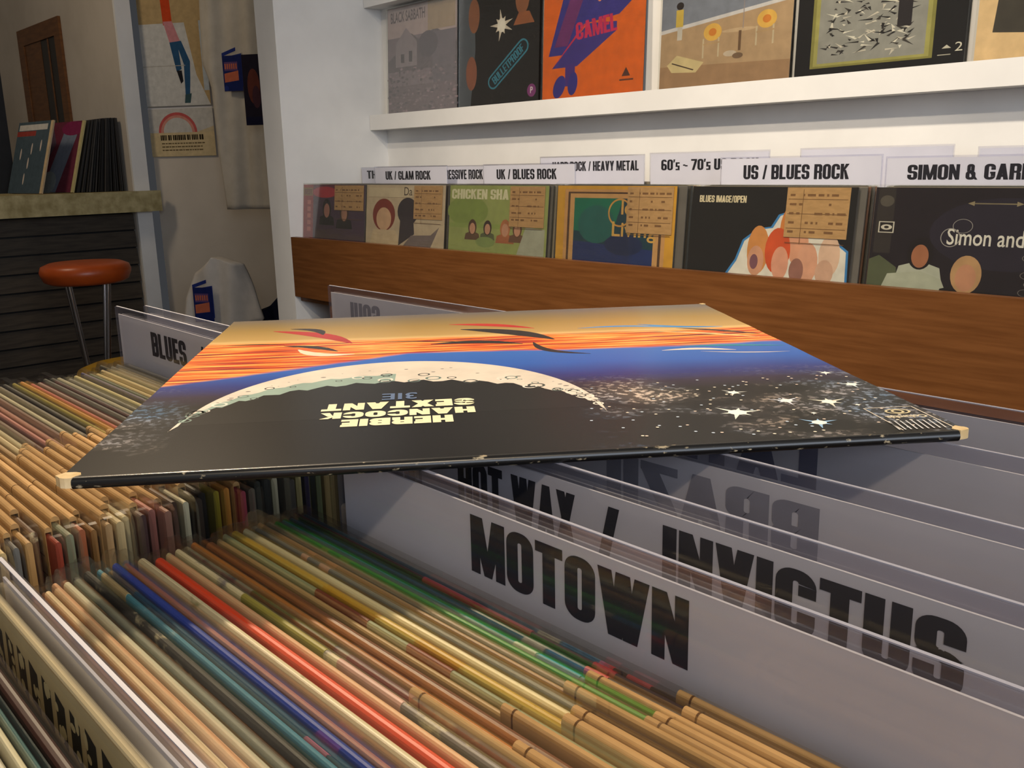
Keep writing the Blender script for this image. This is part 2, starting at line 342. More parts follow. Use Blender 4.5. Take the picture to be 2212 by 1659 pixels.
# ---- flat art on a w x h sheet in the local XZ plane (facing -Y), u right, v up
class Art:
    def __init__(s, w, h, va=0.0, vb=1.0): s.w = w; s.h = h; s.va = va; s.vb = vb; s.v = []; s.f = []; s.c = []; s.k = 0; s.hold = False
    def faces(s, uv, fs, col, gid=None):
        o = len(s.v); s.k += 0 if s.hold else 1; y = -0.0000025 * s.k
        s.v += [((u - 0.5) * s.w, y - (0.0000025 * (gid[i] % 7) if gid else 0.0), (s.va + s.vb * v) * s.h) for i, (u, v) in enumerate(uv)]
        if gid: s.k += 7
        for f in fs: s.f.append(tuple(i + o for i in f)); s.c.append(col)
        return s
    def poly(s, pts, col): return s.faces(pts, [tuple(range(len(pts)))], col)
    def rect(s, u0, v0, u1, v1, col): return s.poly([(u0, v0), (u1, v0), (u1, v1), (u0, v1)], col)
    def ell(s, u, v, ru, rv, col, n=22, a=0.0):
        return s.poly([(u + ru * math.cos(t) * math.cos(a) - rv * math.sin(t) * math.sin(a), v + ru * math.cos(t) * math.sin(a) + rv * math.sin(t) * math.cos(a)) for t in [2 * math.pi * i / n for i in range(n)]], col)
    def ring(s, u, v, ru, rv, th, col, n=26):
        ts = [2 * math.pi * i / n for i in range(n)]
        p = [(u + ru * math.cos(t), v + rv * math.sin(t)) for t in ts] + [(u + ru * (1 - th) * math.cos(t), v + rv * (1 - th) * math.sin(t)) for t in ts]
        return s.faces(p, [(i, (i + 1) % n, n + (i + 1) % n, n + i) for i in range(n)], col)
    def line(s, pts, wd, col):
        for (a, b) in zip(pts, pts[1:]):
            d = Vector((b[0] - a[0], b[1] - a[1])); q = Vector((-d.y, d.x)).normalized() * wd / 2
            s.poly([(a[0] - q.x, a[1] - q.y), (b[0] - q.x, b[1] - q.y), (b[0] + q.x, b[1] + q.y), (a[0] + q.x, a[1] + q.y)], col)
        return s
    def text(s, body, u0, v0, u1, v1, col, bold=0.03, ang=0.0, mirror=False, spacing=1.0):
        gid = None
        if bold >= 0.3: vs, fs, gid = block(body, bold, 0.86)
        elif bold >= 0.15: vs, fs, gid = block(body, bold)
        else: vs, fs = glyphs(body, bold, spacing)
        cu, cv = (u0 + u1) / 2, (v0 + v1) / 2; out = []
        for x, y in vs:
            if mirror: x = 1 - x
            a, b = (x - 0.5) * (u1 - u0), (y - 0.5) * (v1 - v0)
            out.append((cu + a * math.cos(ang) - b * math.sin(ang), cv + a * math.sin(ang) + b * math.cos(ang)))
        return s.faces(out, fs, col, gid)
    def star(s, u, v, r, col, spikes=8, thin=0.16, rot=0.0):
        p = []
        for i in range(spikes * 2):
            q = (r if i % 2 == 0 else r * thin) * (1.0 if (i // 2) % 2 == 0 else 0.62) if i % 2 == 0 else r * thin
            t = rot + math.pi * i / spikes; p.append((u + q * math.cos(t), v + q * math.sin(t)))
        return s.poly(p, col)
    def build(s, name, parent=None, mat='print', **k):
        me = bpy.data.meshes.new(name); me.from_pydata(s.v, [], s.f)
        a = me.color_attributes.new('ink', 'FLOAT_COLOR', 'CORNER')
        i = 0
        for f, c in zip(s.f, s.c):
            lc = lin4(c)
            for _ in f: a.data[i].color = lc; i += 1
        me.materials.append(MATS[mat])
        return obj(name, me, parent, **k)

# ------------------------------------------------------------------ the room
WY = 1.695            # wall behind the wall bins
PX = -2.412           # right face of the white partition
RX0, RX1, RY0 = -6.6, 2.4, -3.0
struct(MB().box(RX0, RX1, RY0, 4.2, -0.1, 0.0).build('floor', 'floor_concrete'))
struct(MB().box(RX0, RX1, RY0, 4.2, 2.8, 2.9).build('ceiling', 'ceiling_paint'))
struct(MB().box(PX - 0.02, RX1, WY, WY + 0.1, 0.0, 2.8).build('wall_back', 'white_wall'))
struct(MB().box(PX - 0.105, PX, 1.3445, WY + 0.1, 0.0, 2.8).build('wall_partition', 'white_wall'))
struct(MB().box(RX0, -4.27, 1.62, 1.685, 0.0, 2.8).build('wall_left', 'grey_wall'))
struct(MB().box(RX0 - 0.1, RX0, RY0, 1.62, 0.0, 2.8).build('wall_far', 'grey_wall'))
struct(MB().box(RX0, RX1, RY0 - 0.1, RY0, 0.0, 2.8).build('wall_front', 'grey_wall'))
wr = MB().box(RX1, RX1 + 0.1, RY0, WY, 0.0, 0.9).box(RX1, RX1 + 0.1, RY0, WY, 2.6, 2.8).box(RX1, RX1 + 0.1, RY0, -1.8, 0.9, 2.6).box(RX1, RX1 + 0.1, 0.6, WY, 0.9, 2.6)
struct(wr.build('wall_right', 'grey_wall'))
# oblique wall of the recess with the posters
OD = Vector((0.811, 0.585, 0)).normalized(); ON = Vector((OD.y, -OD.x, 0))
OA = Vector((-4.30, 1.74, 0)); OANG = math.atan2(OD.y, OD.x)
struct(MB().box(0, 3.2, 0.0, 0.1, 0.0, 2.8).build('wall_recess', 'grey_wall', loc=OA, rot=(0, 0, OANG)))
struct(MB().box(-4.268, -4.25, 1.62, 1.687, 0.0, 2.8).build('trim_1', 'white_wall'))
def onrecess(s, out, z): p = OA + OD * s + ON * out; return (p.x, p.y, z)

# ------------------------------------------------------------------ picture ledges on the wall
def ledge(z, label):
    t = thing('picture_ledge', label, 'shelf', ((PX + RX1) / 2, WY, z))
    L = (RX1 - PX) / 2 - 0.002
    MB().box(-L, L, -0.053, -0.001, 0.0, 0.018).build('shelf_board', 'white_wall', t)
    MB().box(-L, L, -0.060, -0.0532, 0.0, 0.0427).build('front_lip', 'white_wall', t)
ledge(H + 0.0997, 'long white picture ledge under the row of album covers')
ledge(H + 0.4404, 'white picture ledge at the top edge of the picture')

# ------------------------------------------------------------------ shared record meshes
LP = 0.314
def jacket_profile(t):
    r = t / 2
    return [(-r, 0), (r, 0), (r, LP - r)] + [(r * math.cos(a), LP - r + r * math.sin(a)) for a in (0.5, 1.05, math.pi / 2, 2.09, 2.64)] + [(-r, LP - r)]
JK = MB().prism(jacket_profile(0.0028), 'x', -LP / 2, LP / 2).mesh('jacket', 'jacket_board')
def sleeve_mesh(over, top, rad, name):
    x = LP / 2 + over; zt = LP + top
    pts = [(-x, 0.001), (x, 0.001), (x, zt - rad)]
    for i in range(1, 5): a = math.pi / 2 * i / 5; pts.append((x - rad + rad * math.cos(a), zt - rad + rad * math.sin(a)))
    pts.append((x - rad, zt)); pts.append((-x + rad, zt))
    for i in range(1, 5): a = math.pi / 2 + math.pi / 2 * i / 5; pts.append((-x + rad + rad * math.cos(a), zt - rad + rad * math.sin(a)))
    pts.append((-x, zt - rad))
    return MB().prism(pts, 'y', -0.0018, 0.0018).mesh(name, 'poly_sleeve')
SL = [sleeve_mesh(0.006, 0.003, 0.007, 'poly_sleeve'), sleeve_mesh(0.010, 0.0045, 0.009, 'poly_sleeve'), sleeve_mesh(0.004, 0.002, 0.006, 'poly_sleeve')]
def card_mesh(wd, ht):
    pts = [(-0.0017, LP - ht), (-0.0017, LP + 0.0005)] + [(0.0017 * math.cos(a), LP + 0.0005 + 0.0017 * math.sin(a)) for a in (2.6, 2.09, math.pi / 2, 1.05, 0.5)] + [(0.0017, LP + 0.0005), (0.0017, LP - ht), (0.00145, LP - ht), (0.00145, LP), (-0.00145, LP), (-0.00145, LP - ht)]
    mb = MB().prism(pts, 'x', 0, wd)
    return mb.mesh('price_card', 'kraft_card')
CARD = card_mesh(0.118, 0.085)
def slit_mesh():
    r = 0.00178
    pts = [(-r, LP - 0.012), (-r, LP + 0.0005)] + [(r * math.cos(a), LP + 0.0005 + r * math.sin(a)) for a in (2.6, 2.09, math.pi / 2, 1.05, 0.5)] + [(r, LP + 0.0005), (r, LP - 0.012)]
    return MB().prism(pts, 'x', 0, 0.0006).mesh('fold_slit', 'kraft_slit')
SLIT = slit_mesh()
CARDTXT = None
def art_text_mesh(): 
    a = Art(0.118, 0.085); a.text('ARTIST', -0.0 + 0.20, 0.915, 0.52, 0.955, (70, 48, 28), 0.01)
    for i in range(5): a.line([(0.04, 0.86 - i * 0.1), (0.96, 0.86 - i * 0.1)], 0.008, (120, 84, 48))
    return a
_at = art_text_mesh().build('card_print'); CARDTXT = _at.data; bpy.data.objects.remove(_at)

def record(x, y, ztop, color, thick=1.0, lean=0.0, label='', group=None, wear=0.12, sleeve=0, card=None, yaw=0.0, cat='record', tall=LP):
    z0 = ztop - LP
    t = thing('record', label, cat, (x, y, z0), (lean, 0, yaw), group)
    obj('jacket', JK, t, scale=(1, thick, 1), color=lin(color) + (wear,))
    if sleeve is not None: obj('poly_sleeve', SL[sleeve], t, scale=(1, thick, 1))
    if card is not None:
        c = obj('price_card', CARD, t, loc=(card, 0, 0.0008), scale=(1, thick, 1))
        obj('fold_slit', SLIT, c, loc=(0.004, 0, 0))
        obj('fold_slit', SLIT, c, loc=(0.062, 0, 0))
        obj('card_print', CARDTXT, c, loc=(0.059, -0.00174, LP - 0.0845))
    return t

# ------------------------------------------------------------------ the island bin in the foreground
BZ1, BZ2 = H - 0.1335 - LP, H - 0.144 - LP
t = thing('record_bin', 'brown wooden record bin full of sleeved LPs in the foreground', 'record bin', (-0.35, 0.15, 0))
def ib(name, x0, x1, y0, y1, z0, z1): MB().box(x0 + 0.35, x1 + 0.35, y0 - 0.15, y1 - 0.15, z0, z1).build(name, 'bin_wood', t)
ib('base_board', -0.76, 0.06, -0.32, 0.56, 0.60, BZ2 - 0.03)
ib('bin_floor', -0.726, -0.366, -0.30, 0.54, BZ2 - 0.03, BZ2 - 0.004)
ib('bin_floor', -0.33, 0.04, -0.30, 0.54, BZ2 - 0.03, BZ1 - 0.004)
ib('partition', -0.364, -0.334, -0.30, 0.54, BZ2 - 0.03, H - 0.215)
ib('side_panel', -0.76, -0.74, -0.32, 0.56, BZ2 - 0.03, H - 0.215)
ib('side_panel', 0.045, 0.06, -0.32, 0.56, BZ2 - 0.03, H - 0.215)
ib('end_panel', -0.74, 0.045, 0.545, 0.56, BZ2 - 0.03, H - 0.215)
ib('end_panel', -0.74, 0.045, -0.32, -0.305, BZ2 - 0.03, H - 0.215)
for lx in (-0.74, 0.0):
    for ly in (-0.31, 0.50): ib('leg', lx, lx + 0.05, ly, ly + 0.05, 0.0, 0.60)

# records of the right-hand row: y, colour words, colour, thickness factor, wear, sleeve, card offset (from the centre), ztop offset
XC1 = -0.316 + LP / 2
R1 = [
 (0.0395, 'white-edged', (200, 192, 170), .9, .10, 0, None, -.002),
 (0.0428, 'cream-edged', (226, 214, 176), .8, .15, 2, None, 0),
 (0.0452, 'dark teal-edged', (24, 78, 78), .8, .25, 0, None, 0),
 (0.0500, 'dark maroon-edged', (52, 18, 10), 1.2, .05, 0, None, 0),
 (0.0605, 'cream LP with a dark patterned face', (222, 202, 160), 1.0, .10, 1, None, 0.0065),
 (0.0702, 'golden tan-edged', (188, 130, 62), .85, .2, 1, None, -.003),
 (0.0735, 'orange brown-edged', (186, 112, 56), .85, .2, 0, None, -.002),
 (0.0770, 'worn cream-edged', (228, 206, 164), .85, .35, 0, None, -.001),
 (0.0800, 'peach-edged', (220, 166, 122), .8, .15, 0, None, 0),
 (0.0833, 'pale mint-edged', (206, 208, 178), .9, .25, 1, None, 0),
 (0.0868, 'black-edged', (24, 21, 17), 1.0, .12, 1, None, 0),
 (0.0905, 'charcoal-edged', (34, 31, 26), 1.0, .26, 1, None, .001),
 (0.0940, 'light blue-edged', (84, 156, 178), .8, .14, 0, None, .001),
 (0.0966, 'deep teal-edged', (18, 46, 58), .7, .12, 2, None, -.001),
 (0.1000, 'royal blue-edged', (50, 66, 150), .95, .14, 1, None, .001),
 (0.1034, 'copper-edged', (190, 120, 70), .85, .12, 1, None, 0),
 (0.1082, 'speckled cream and green-edged', (104, 118, 62), 1.1, .44, 2, None, .001),
 (0.1136, 'bright red-orange-edged', (226, 62, 22), 1.35, .05, 0, None, 0),
 (0.1178, 'ivory-edged', (226, 208, 156), .8, .12, 2, None, 0),
 (0.1216, 'grey blue speckled', (120, 112, 112), .9, .40, 1, None, 0),
 (0.1248, 'dark slate-edged', (46, 44, 40), .9, .10, 0, -.022, 0),
 (0.1284, 'burnt orange-edged', (206, 130, 54), .9, .15, 0, .018, 0),
 (0.1328, 'chestnut brown-edged', (120, 76, 46), 1.2, .08, 2, None, 0),
 (0.1376, 'pale tan-edged', (196, 160, 104), .8, .10, 0, .002, -.001),
 (0.1403, 'pale green-edged with red flecks', (168, 176, 130), .8, .22, 0, None, 0),
 (0.1444, 'mustard yellow-edged', (224, 176, 44), 1.0, .08, 0, .018, .000),
 (0.1484, 'thick white-edged', (240, 232, 192), 1.15, .05, 0, .016, 0),
 (0.1518, 'dark violet-edged', (40, 32, 48), .8, .10, 0, None, 0),
 (0.1545, 'sandy tan-edged', (196, 150, 96), .9, .14, 1, .008, .0005),
 (0.1575, 'dull brown-edged', (84, 66, 44), .8, .28, 0, .03, 0),
 (0.1606, 'vivid green-edged', (64, 190, 62), .95, .02, 0, .03, 0),
 (0.1640, 'blue and grey-edged', (60, 120, 150), .9, .16, 0, .006, -.001),
 (0.1674, 'black-edged with red flecks', (34, 26, 28), .85, .14, 0, .034, 0),
 (0.1705, 'black and rose-edged', (66, 30, 34), .85, .10, 2, None, 0),
 (0.1735, 'dark plum-edged', (32, 24, 34), .85, .10, 0, .03, -.001),
]
PATCH = [('deep teal', -.186, -.176, (206, 92, 120)), ('grey blue', -.265, -.215, (150, 140, 50)), ('grey blue', -.208, -.178, (196, 148, 136)), ('blue and grey', -.172, -.156, (60, 140, 196)), ('blue and grey', -.182, -.173, (216, 210, 196)), ('black-edged with red', -.158, -.150, (214, 56, 60)), ('black and rose', -.232, -.180, (170, 60, 66)), ('dark plum', -.156, -.151, (206, 60, 76)), ('dark plum', -.146, -.138, (206, 76, 90)), ('deep teal', -.300, -.27, (30, 60, 90)), ('light blue', -.312, -.29, (206, 180, 130)), ('orange brown', -.214, -.206, (150, 50, 26)), ('dark violet', -.282, -.278, (190, 126, 90)), ('dark violet', -.270, -.264, (190, 126, 90)), ('pale green', -.25, -.22, (140, 66, 40)), ('pale green', -.20, -.18, (150, 70, 44))]
for i, (y, words, c, th, wear, sl, cd, dz) in enumerate(R1):
    gap = min([abs(y - q[0]) for q in R1 if q is not R1[i]]); th = min(th, gap / 0.00375)
    lab = words + ('' if 'LP' in words else ' LP in a clear sleeve, right-hand row of the front bin')
    if 'patterned' in words: lab = 'cream LP with a dark patterned face in the lower left corner'
    r = record(XC1 + random.uniform(-.0025, .0025), y, H - 0.1335 + dz, c, th, 0.0, lab, 'LPs in the right-hand row of the front bin', wear, sl, cd)
    if 'patterned' in words:
        a = Art(LP, LP); a.rect(0, 0, 1, .995, (190, 172, 132)); a.rect(0, 0, 1, .985, (196, 176, 132))
        rr = random.Random(3)
        for q in range(26):
            u = 0.02 + q * 0.037
            a.poly([(u, .932), (u + .024, .926), (u + .029, .970), (u + .006, .976)], (56, 54, 48))
            for w_ in range(3): a.ell(u + rr.uniform(.004, .024), rr.uniform(.935, .968), rr.uniform(.003, .007), rr.uniform(.004, .009), (206, 190, 146), 8)
        a.rect(0, 0.912, 1, 0.922, (226, 214, 178))
        for q in range(26):
            u = 0.02 + q * 0.037; a.poly([(u + .003, .868), (u + .022, .862), (u + .026, .902), (u + .008, .907)], (64, 64, 60))
        a.build('front_print', r, loc=(0, -0.00155, 0))
    for key, x0, x1, pc in PATCH:
        if words.startswith(key):
            obj('edge_patch', JK, r, loc=((x0 + x1) / 2 - XC1, 0, 0.0002), scale=((x1 - x0) / LP, th * 1.04, 1), color=lin(pc) + (.1,))

# records of the left-hand row, from the tall lettered divider towards the viewer
XC2 = -0.700 + LP / 2
R2c = [('grey', (120, 112, 100)), ('slate grey', (92, 88, 82)), ('dove grey', (134, 126, 112)), ('smoky', (104, 98, 86)), ('warm cream', (212, 188, 136)), ('buff', (204, 176, 120)),
 ('olive green', (120, 128, 88)), ('indigo', (66, 58, 92)), ('straw', (206, 190, 130)), ('ash grey', (96, 92, 86)), ('pearl', (198, 190, 160)), ('graphite', (62, 60, 58)), ('dark green-grey', (66, 70, 64)), ('stone', (120, 108, 92)),
 ('raspberry', (168, 70, 84)), ('orange', (206, 138, 60)), ('lemon and olive', (160, 142, 40)), ('near-black', (46, 42, 40)), ('dark brown', (66, 54, 44)), ('ivory white', (224, 214, 178)), ('umber', (84, 62, 48)), ('dusty rose', (170, 124, 104)), ('salmon', (178, 112, 100)), ('plum brown', (88, 62, 60)),
 ('linen', (186, 172, 136)), ('worn oat', (196, 178, 136)), ('fawn', (172, 142, 102)), ('bronze', (140, 104, 60)), ('terracotta', (160, 92, 60)), ('sage', (128, 134, 110)), ('rust red', (146, 60, 42)), ('coffee', (92, 66, 46)), ('camel tan', (186, 146, 92)), ('pewter', (108, 108, 106)), ('wheat', (204, 176, 122)), ('mint green', (120, 150, 136)), ('cocoa', (80, 56, 42)), ('bone white', (212, 202, 176))]
n2 = len(R2c); y = 0.2495
for i, (nm, c) in enumerate(R2c):
    th = random.uniform(.8, 1.15)
    xo = random.uniform(-.004, .004) + (-.012 if i < 4 else 0) + (-.008 if i % 7 == 3 else 0)
    cd = (0.022 + random.uniform(-.012, .012)) if i >= 2 else None
    dz = random.uniform(-.0025, .0025)
    record(XC2 + xo, y, BZ2 + LP + abs(dz), c, th, 0.0, nm + '-edged LP in a clear sleeve, left-hand row of the front bin', 'LPs in the left-hand row of the front bin', random.uniform(.05, .3), random.choice([0, 0, 1, 2]), cd)
    y -= 0.0050
# the rows go on towards the viewer, below the picture
for i in range(9):
    for xc_, zt_, lab_ in ((XC1, H - .1335, 'LP at the near end of the right-hand row, under the picture edge'), (XC2, BZ2 + LP, 'LP at the near end of the left-hand row, under the picture edge')):
        record(xc_ + random.uniform(-.003, .003), (.0345 if xc_ == XC1 else .0560) - i * .0062, zt_, random.choice([(150, 120, 80), (60, 56, 60), (200, 186, 150), (90, 44, 40), (60, 74, 100)]), 1.0, 0.0, lab_, 'LPs at the near end of the front bin', .1, None)
# filed behind the dividers
for i in range(8):
    record(-0.56 + random.uniform(-.003, .003), 0.290 + i * 0.016, BZ2 + LP, random.choice([(120, 90, 60), (70, 70, 74), (190, 170, 130), (80, 40, 36)]), 1.0, 0.0, 'LP filed behind the lettered dividers of the left-hand row, under the lying album', 'LPs behind the left-hand dividers', .1, None)
for y0, y1, n in ((0.186, 0.208, 3), (0.224, 0.256, 4), (0.274, 0.322, 5), (0.338, 0.386, 5)):
    for i in range(n):
        record(XC1 + random.uniform(-.003, .003), y0 + (y1 - y0) * (i + .5) / n, H - 0.1335, random.choice([(150, 120, 80), (60, 56, 60), (200, 186, 150), (90, 44, 40), (60, 74, 100)]), 1.0, 0.0, 'LP filed between the white dividers of the right-hand row', 'LPs between the right-hand dividers', .1, None)

# dividers
def divider(xl, y, ztop, wd, label, art=None, lean=0.0, ht=0.30, group='white dividers of the front bin'):
    t = thing('bin_divider', label, 'divider', (xl + wd / 2, y, ztop - ht), (lean, 0, 0), group)
    MB().box(-wd / 2 + .003, wd / 2 - .003, -0.0004, 0.0004, 0.0, ht - 0.0055).build('paper_insert', 'white_paper', t)
    MB().box(-wd / 2, wd / 2, -0.0014, 0.0014, 0.0, ht).build('clear_sheet', 'clear_plastic', t)
    MB().box(-wd / 2 + .001, wd / 2 - .001, -0.0006, 0.0006, ht + .0001, ht + .0005).build('edge_highlight', 'edge_highlight', t)  # added strip, the bright highlight along the top edge put into its colour
    if art: art.build('lettering', t, loc=(0, -0.0005, 0))
    return t
def letters(wd, ht, items):
    a = Art(wd, ht)
    for body, x0, z0, x1, z1, col, mir in items:           # metres from the lower left corner of the sheet
        a.text(body, x0 / wd, z0 / ht, x1 / wd, z1 / ht, col, 0.215, mirror=mir)
    return a
INK = (24, 22, 20); FAINT = (146, 144, 150)
HT = 0.30; ZT = H - 0.102
def zz(z): return z + H - (ZT - HT)
divider(-0.301, 0.1815, ZT, 0.318, 'white divider with one large six-letter word, nearest of the lettered dividers', letters(0.318, HT, [('MOTOWN', 0.0790, zz(-.1305), 0.1667, zz(-.1107), INK, False)]))
divider(-0.301, 0.2185, ZT, 0.318, 'white divider with two words and a slash, just behind the six-letter one', letters(0.318, HT, [('HOT WAX', 0.0270, zz(-.1310), 0.0905, zz(-.1112), INK, False), ('/', 0.1010, zz(-.1310), 0.1105, zz(-.1112), INK, False), ('INVICTUS', 0.1285, zz(-.1310), 0.2215, zz(-.1112), INK, False)]))
divider(-0.301, 0.2660, ZT, 0.318, 'white divider with faint reversed letters, third of the front bin', letters(0.318, HT, [('BRAZIL', 0.055, zz(-.1320), 0.155, zz(-.1120), FAINT, True)]))
divider(-0.301, 0.3310, ZT, 0.318, 'white divider with reversed letters under the album corner', letters(0.318, HT, [('LATIN', 0.030, zz(-.1320), 0.117, zz(-.1120), (112, 112, 128), True)]))
divider(-0.301, 0.3935, ZT, 0.318, 'hindmost white divider of the right-hand row beside the veneer panel', letters(0.318, HT, [('IT', 0.180, zz(-.1320), 0.215, zz(-.1120), FAINT, True)]))
HL = 0.30
divider(-0.738, 0.2570, ZT, 0.352, 'white divider lettered BLUES in the left-hand row', letters(0.352, HL, [('BLUES', 0.064, 0.30 - .0300, 0.124, 0.30 - .0122, (44, 34, 26), False), ('/', 0.146, 0.30 - .0300, 0.152, 0.30 - .0122, INK, False)]))
divider(-0.722, 0.2730, ZT, 0.336, 'blank white divider just behind the BLUES one', None)
divider(-0.714, 0.4320, ZT, 0.328, 'white divider with faint reversed letters before the veneer panel', letters(0.328, HL, [('SOUL', 0.028, 0.30 - .030, 0.077, 0.30 - .0112, FAINT, True)]))
divider(-0.318, 0.0648, H - 0.1195, 0.322, 'translucent divider standing in the lower left corner', None)

# ------------------------------------------------------------------ the album lying on the dividers
NL = Vector((-0.3171, 0.0859)); NR = Vector((-0.132, 0.3375))
ang = math.atan2((NR - NL).y, (NR - NL).x)
AW = 0.3145
alb = thing('album', 'worn LP album with a night-sky and sunset cover lying flat on the dividers', 'record', (NL.x, NL.y, H - 0.1014), (0, 0, ang))
mt, nt, b = base_mat('album_print', 0.26, 0.10)
tc = node(nt, 'ShaderNodeTexCoord'); sp = node(nt, 'ShaderNodeSeparateXYZ')
nt.links.new(tc.outputs['Object'], sp.inputs[0])
uu = node(nt, 'ShaderNodeMath', operation='DIVIDE'); uu.inputs[1].default_value = AW; nt.links.new(sp.outputs['X'], uu.inputs[0])
vv = node(nt, 'ShaderNodeMath', operation='DIVIDE'); vv.inputs[1].default_value = AW; nt.links.new(sp.outputs['Y'], vv.inputs[0])
nst = noise(nt, 22, 4, stretch=(0.7, 14, 1)); nbl = noise(nt, 9, 4, stretch=(1, 1, 1))
# distorted v
def mth(op, a, b_=None, clamp=False):
    n_ = node(nt, 'ShaderNodeMath', operation=op, use_clamp=clamp)
    for i_, q in enumerate((a, b_)):
        if q is None: continue
        if isinstance(q, (int, float)): n_.inputs[i_].default_value = q
        else: nt.links.new(q, n_.inputs[i_])
    return n_.outputs[0]
slope = mth('MULTIPLY', uu.outputs[0], 0.06)
wob = mth('MULTIPLY', mth('SUBTRACT', nbl.outputs['Fac'], 0.5), 0.06)
vd = mth('ADD', mth('ADD', vv.outputs[0], wob), mth('MULTIPLY', mth('SUBTRACT', uu.outputs[0], 0.35), 0.04))
bg = ramp(nt, vd, [(0.0, (15, 13, 13)), (0.27, (17, 14, 15)), (0.325, (44, 30, 56)), (0.385, (34, 48, 126)), (0.47, (40, 94, 186)), (0.575, (50, 108, 196)), (0.60, (196, 84, 40)), (0.70, (226, 126, 46)), (0.73, (226, 190, 124)), (0.755, (188, 152, 88)), (0.86, (158, 128, 68)), (0.93, (132, 112, 74)), (1.0, (104, 96, 90))])
fire = ramp(nt, nst.outputs['Fac'], [(0.33, (60, 22, 34)), (0.42, (196, 52, 26)), (0.52, (240, 128, 40)), (0.62, (250, 196, 100)), (0.70, (206, 60, 30))])
inb = mth('MULTIPLY', mth('MULTIPLY', mth('ADD', mth('SUBTRACT', vd, 0.572), mth('MULTIPLY', mth('MAXIMUM', mth('SUBTRACT', 0.36, uu.outputs[0]), 0.0), 0.50)), 60.0, True), mth('MULTIPLY', mth('SUBTRACT', 0.735, vd), 40.0, True))
mx = node(nt, 'ShaderNodeMix', data_type='RGBA'); nt.links.new(inb, mx.inputs['Factor']); nt.links.new(bg.outputs[0], mx.inputs['A']); nt.links.new(fire.outputs[0], mx.inputs['B'])
# nebula specks in the dark part
cl = noise(nt, 11, 4, stretch=(1, 1.8, 1)); spk = noise(nt, 330, 3)
clr = mth('MULTIPLY', mth('SUBTRACT', cl.outputs['Fac'], 0.47), 7.0, True)
side = mth('ADD', mth('MULTIPLY', mth('SUBTRACT', uu.outputs[0], 0.56), 12.0, True), mth('MULTIPLY', mth('SUBTRACT', 0.085, uu.outputs[0]), 14.0, True))
dark = mth('MULTIPLY', mth('SUBTRACT', 0.40, vd), 9.0, True)
sp1 = mth('MULTIPLY', mth('SUBTRACT', spk.outputs['Fac'], 0.52), 12.0, True)
fac = mth('MULTIPLY', mth('MULTIPLY', clr, side), mth('MULTIPLY', dark, mth('ADD', mth('MULTIPLY', sp1, 0.75), 0.10)))
nc = ramp(nt, nbl.outputs['Fac'], [(0.40, (226, 206, 190)), (0.55, (110, 150, 190)), (0.65, (150, 160, 210))])
mx2 = node(nt, 'ShaderNodeMix', data_type='RGBA'); nt.links.new(fac, mx2.inputs['Factor']); nt.links.new(mx.outputs['Result'], mx2.inputs['A']); nt.links.new(nc.outputs[0], mx2.inputs['B'])
nt.links.new(mx2.outputs['Result'], b.inputs['Base Color'])

mb = MB()   # upper board with a rolled near edge, slightly uneven outline
def board(z0, z1, inset, bow=0.0):
    k = 14; pts = []
    rr = random.Random(5)
    for (a, b_) in (((0, 0), (1, 0)), ((1, 0), (1, 1)), ((1, 1), (0, 1)), ((0, 1), (0, 0))):
        for i in range(k):
            u = a[0] + (b_[0] - a[0]) * i / k; v = a[1] + (b_[1] - a[1]) * i / k
            j = rr.uniform(-.0003, .0003) if i else 0
            pts.append((inset + (AW - 2 * inset) * u + j, inset + (AW - 2 * inset) * v + j))
    return MB().prism(pts, 'z', z0, z1)
board(0.0023, 0.0037, 0.0).build('front_cover', 'album_print', alb)
mottled('album_back', (120, 100, 76), (150, 128, 100), 40, 0.7, 0.2)
board(0.0, 0.0012, 0.0006).build('back_cover', 'album_back', alb)
board(0.0012, 0.0023, 0.002).build('inner_sleeve', 'raw_board', alb)
# rolled black spine along the near edge
pr = [(0.0022 * math.cos(t_) - 0.0002, 0.0019 + 0.0021 * math.sin(t_)) for t_ in [math.pi / 2 + math.pi * i / 8 for i in range(9)]]
mt, nt, b = base_mat('spine_black', 0.28, 0.5)
n = noise(nt, 420, 5, stretch=(0.5, 1, 1)); r_ = ramp(nt, n.outputs['Fac'], [(0.62, (20, 19, 19)), (0.68, (176, 160, 130))]); nt.links.new(r_.outputs[0], b.inputs['Base Color'])
MB().prism([(p[0], p[1]) for p in pr], 'x', 0.004, AW - 0.004, True).build('spine', 'spine_black', alb)
# worn corners
for (cx, cy, s_) in ((0.0, 0.0, 0.0075), (AW, 0.0, 0.0070), (AW, AW, 0.004), (0.0, AW, 0.003)):
    rr = random.Random(int(cx * 1000 + cy * 100)); pts = []
    for i in range(12):
        t_ = 2 * math.pi * i / 12; q = s_ * rr.uniform(.55, 1.0) * .6
        pts.append((cx + (s_ * .25 if cx == 0 else -s_ * .25) + q * math.cos(t_), cy + (s_ * .25 if cy == 0 else -s_ * .25) + q * math.sin(t_)))
    MB().prism(pts, 'z', 0.0005, 0.0040).build('worn_corner', 'raw_board', alb)
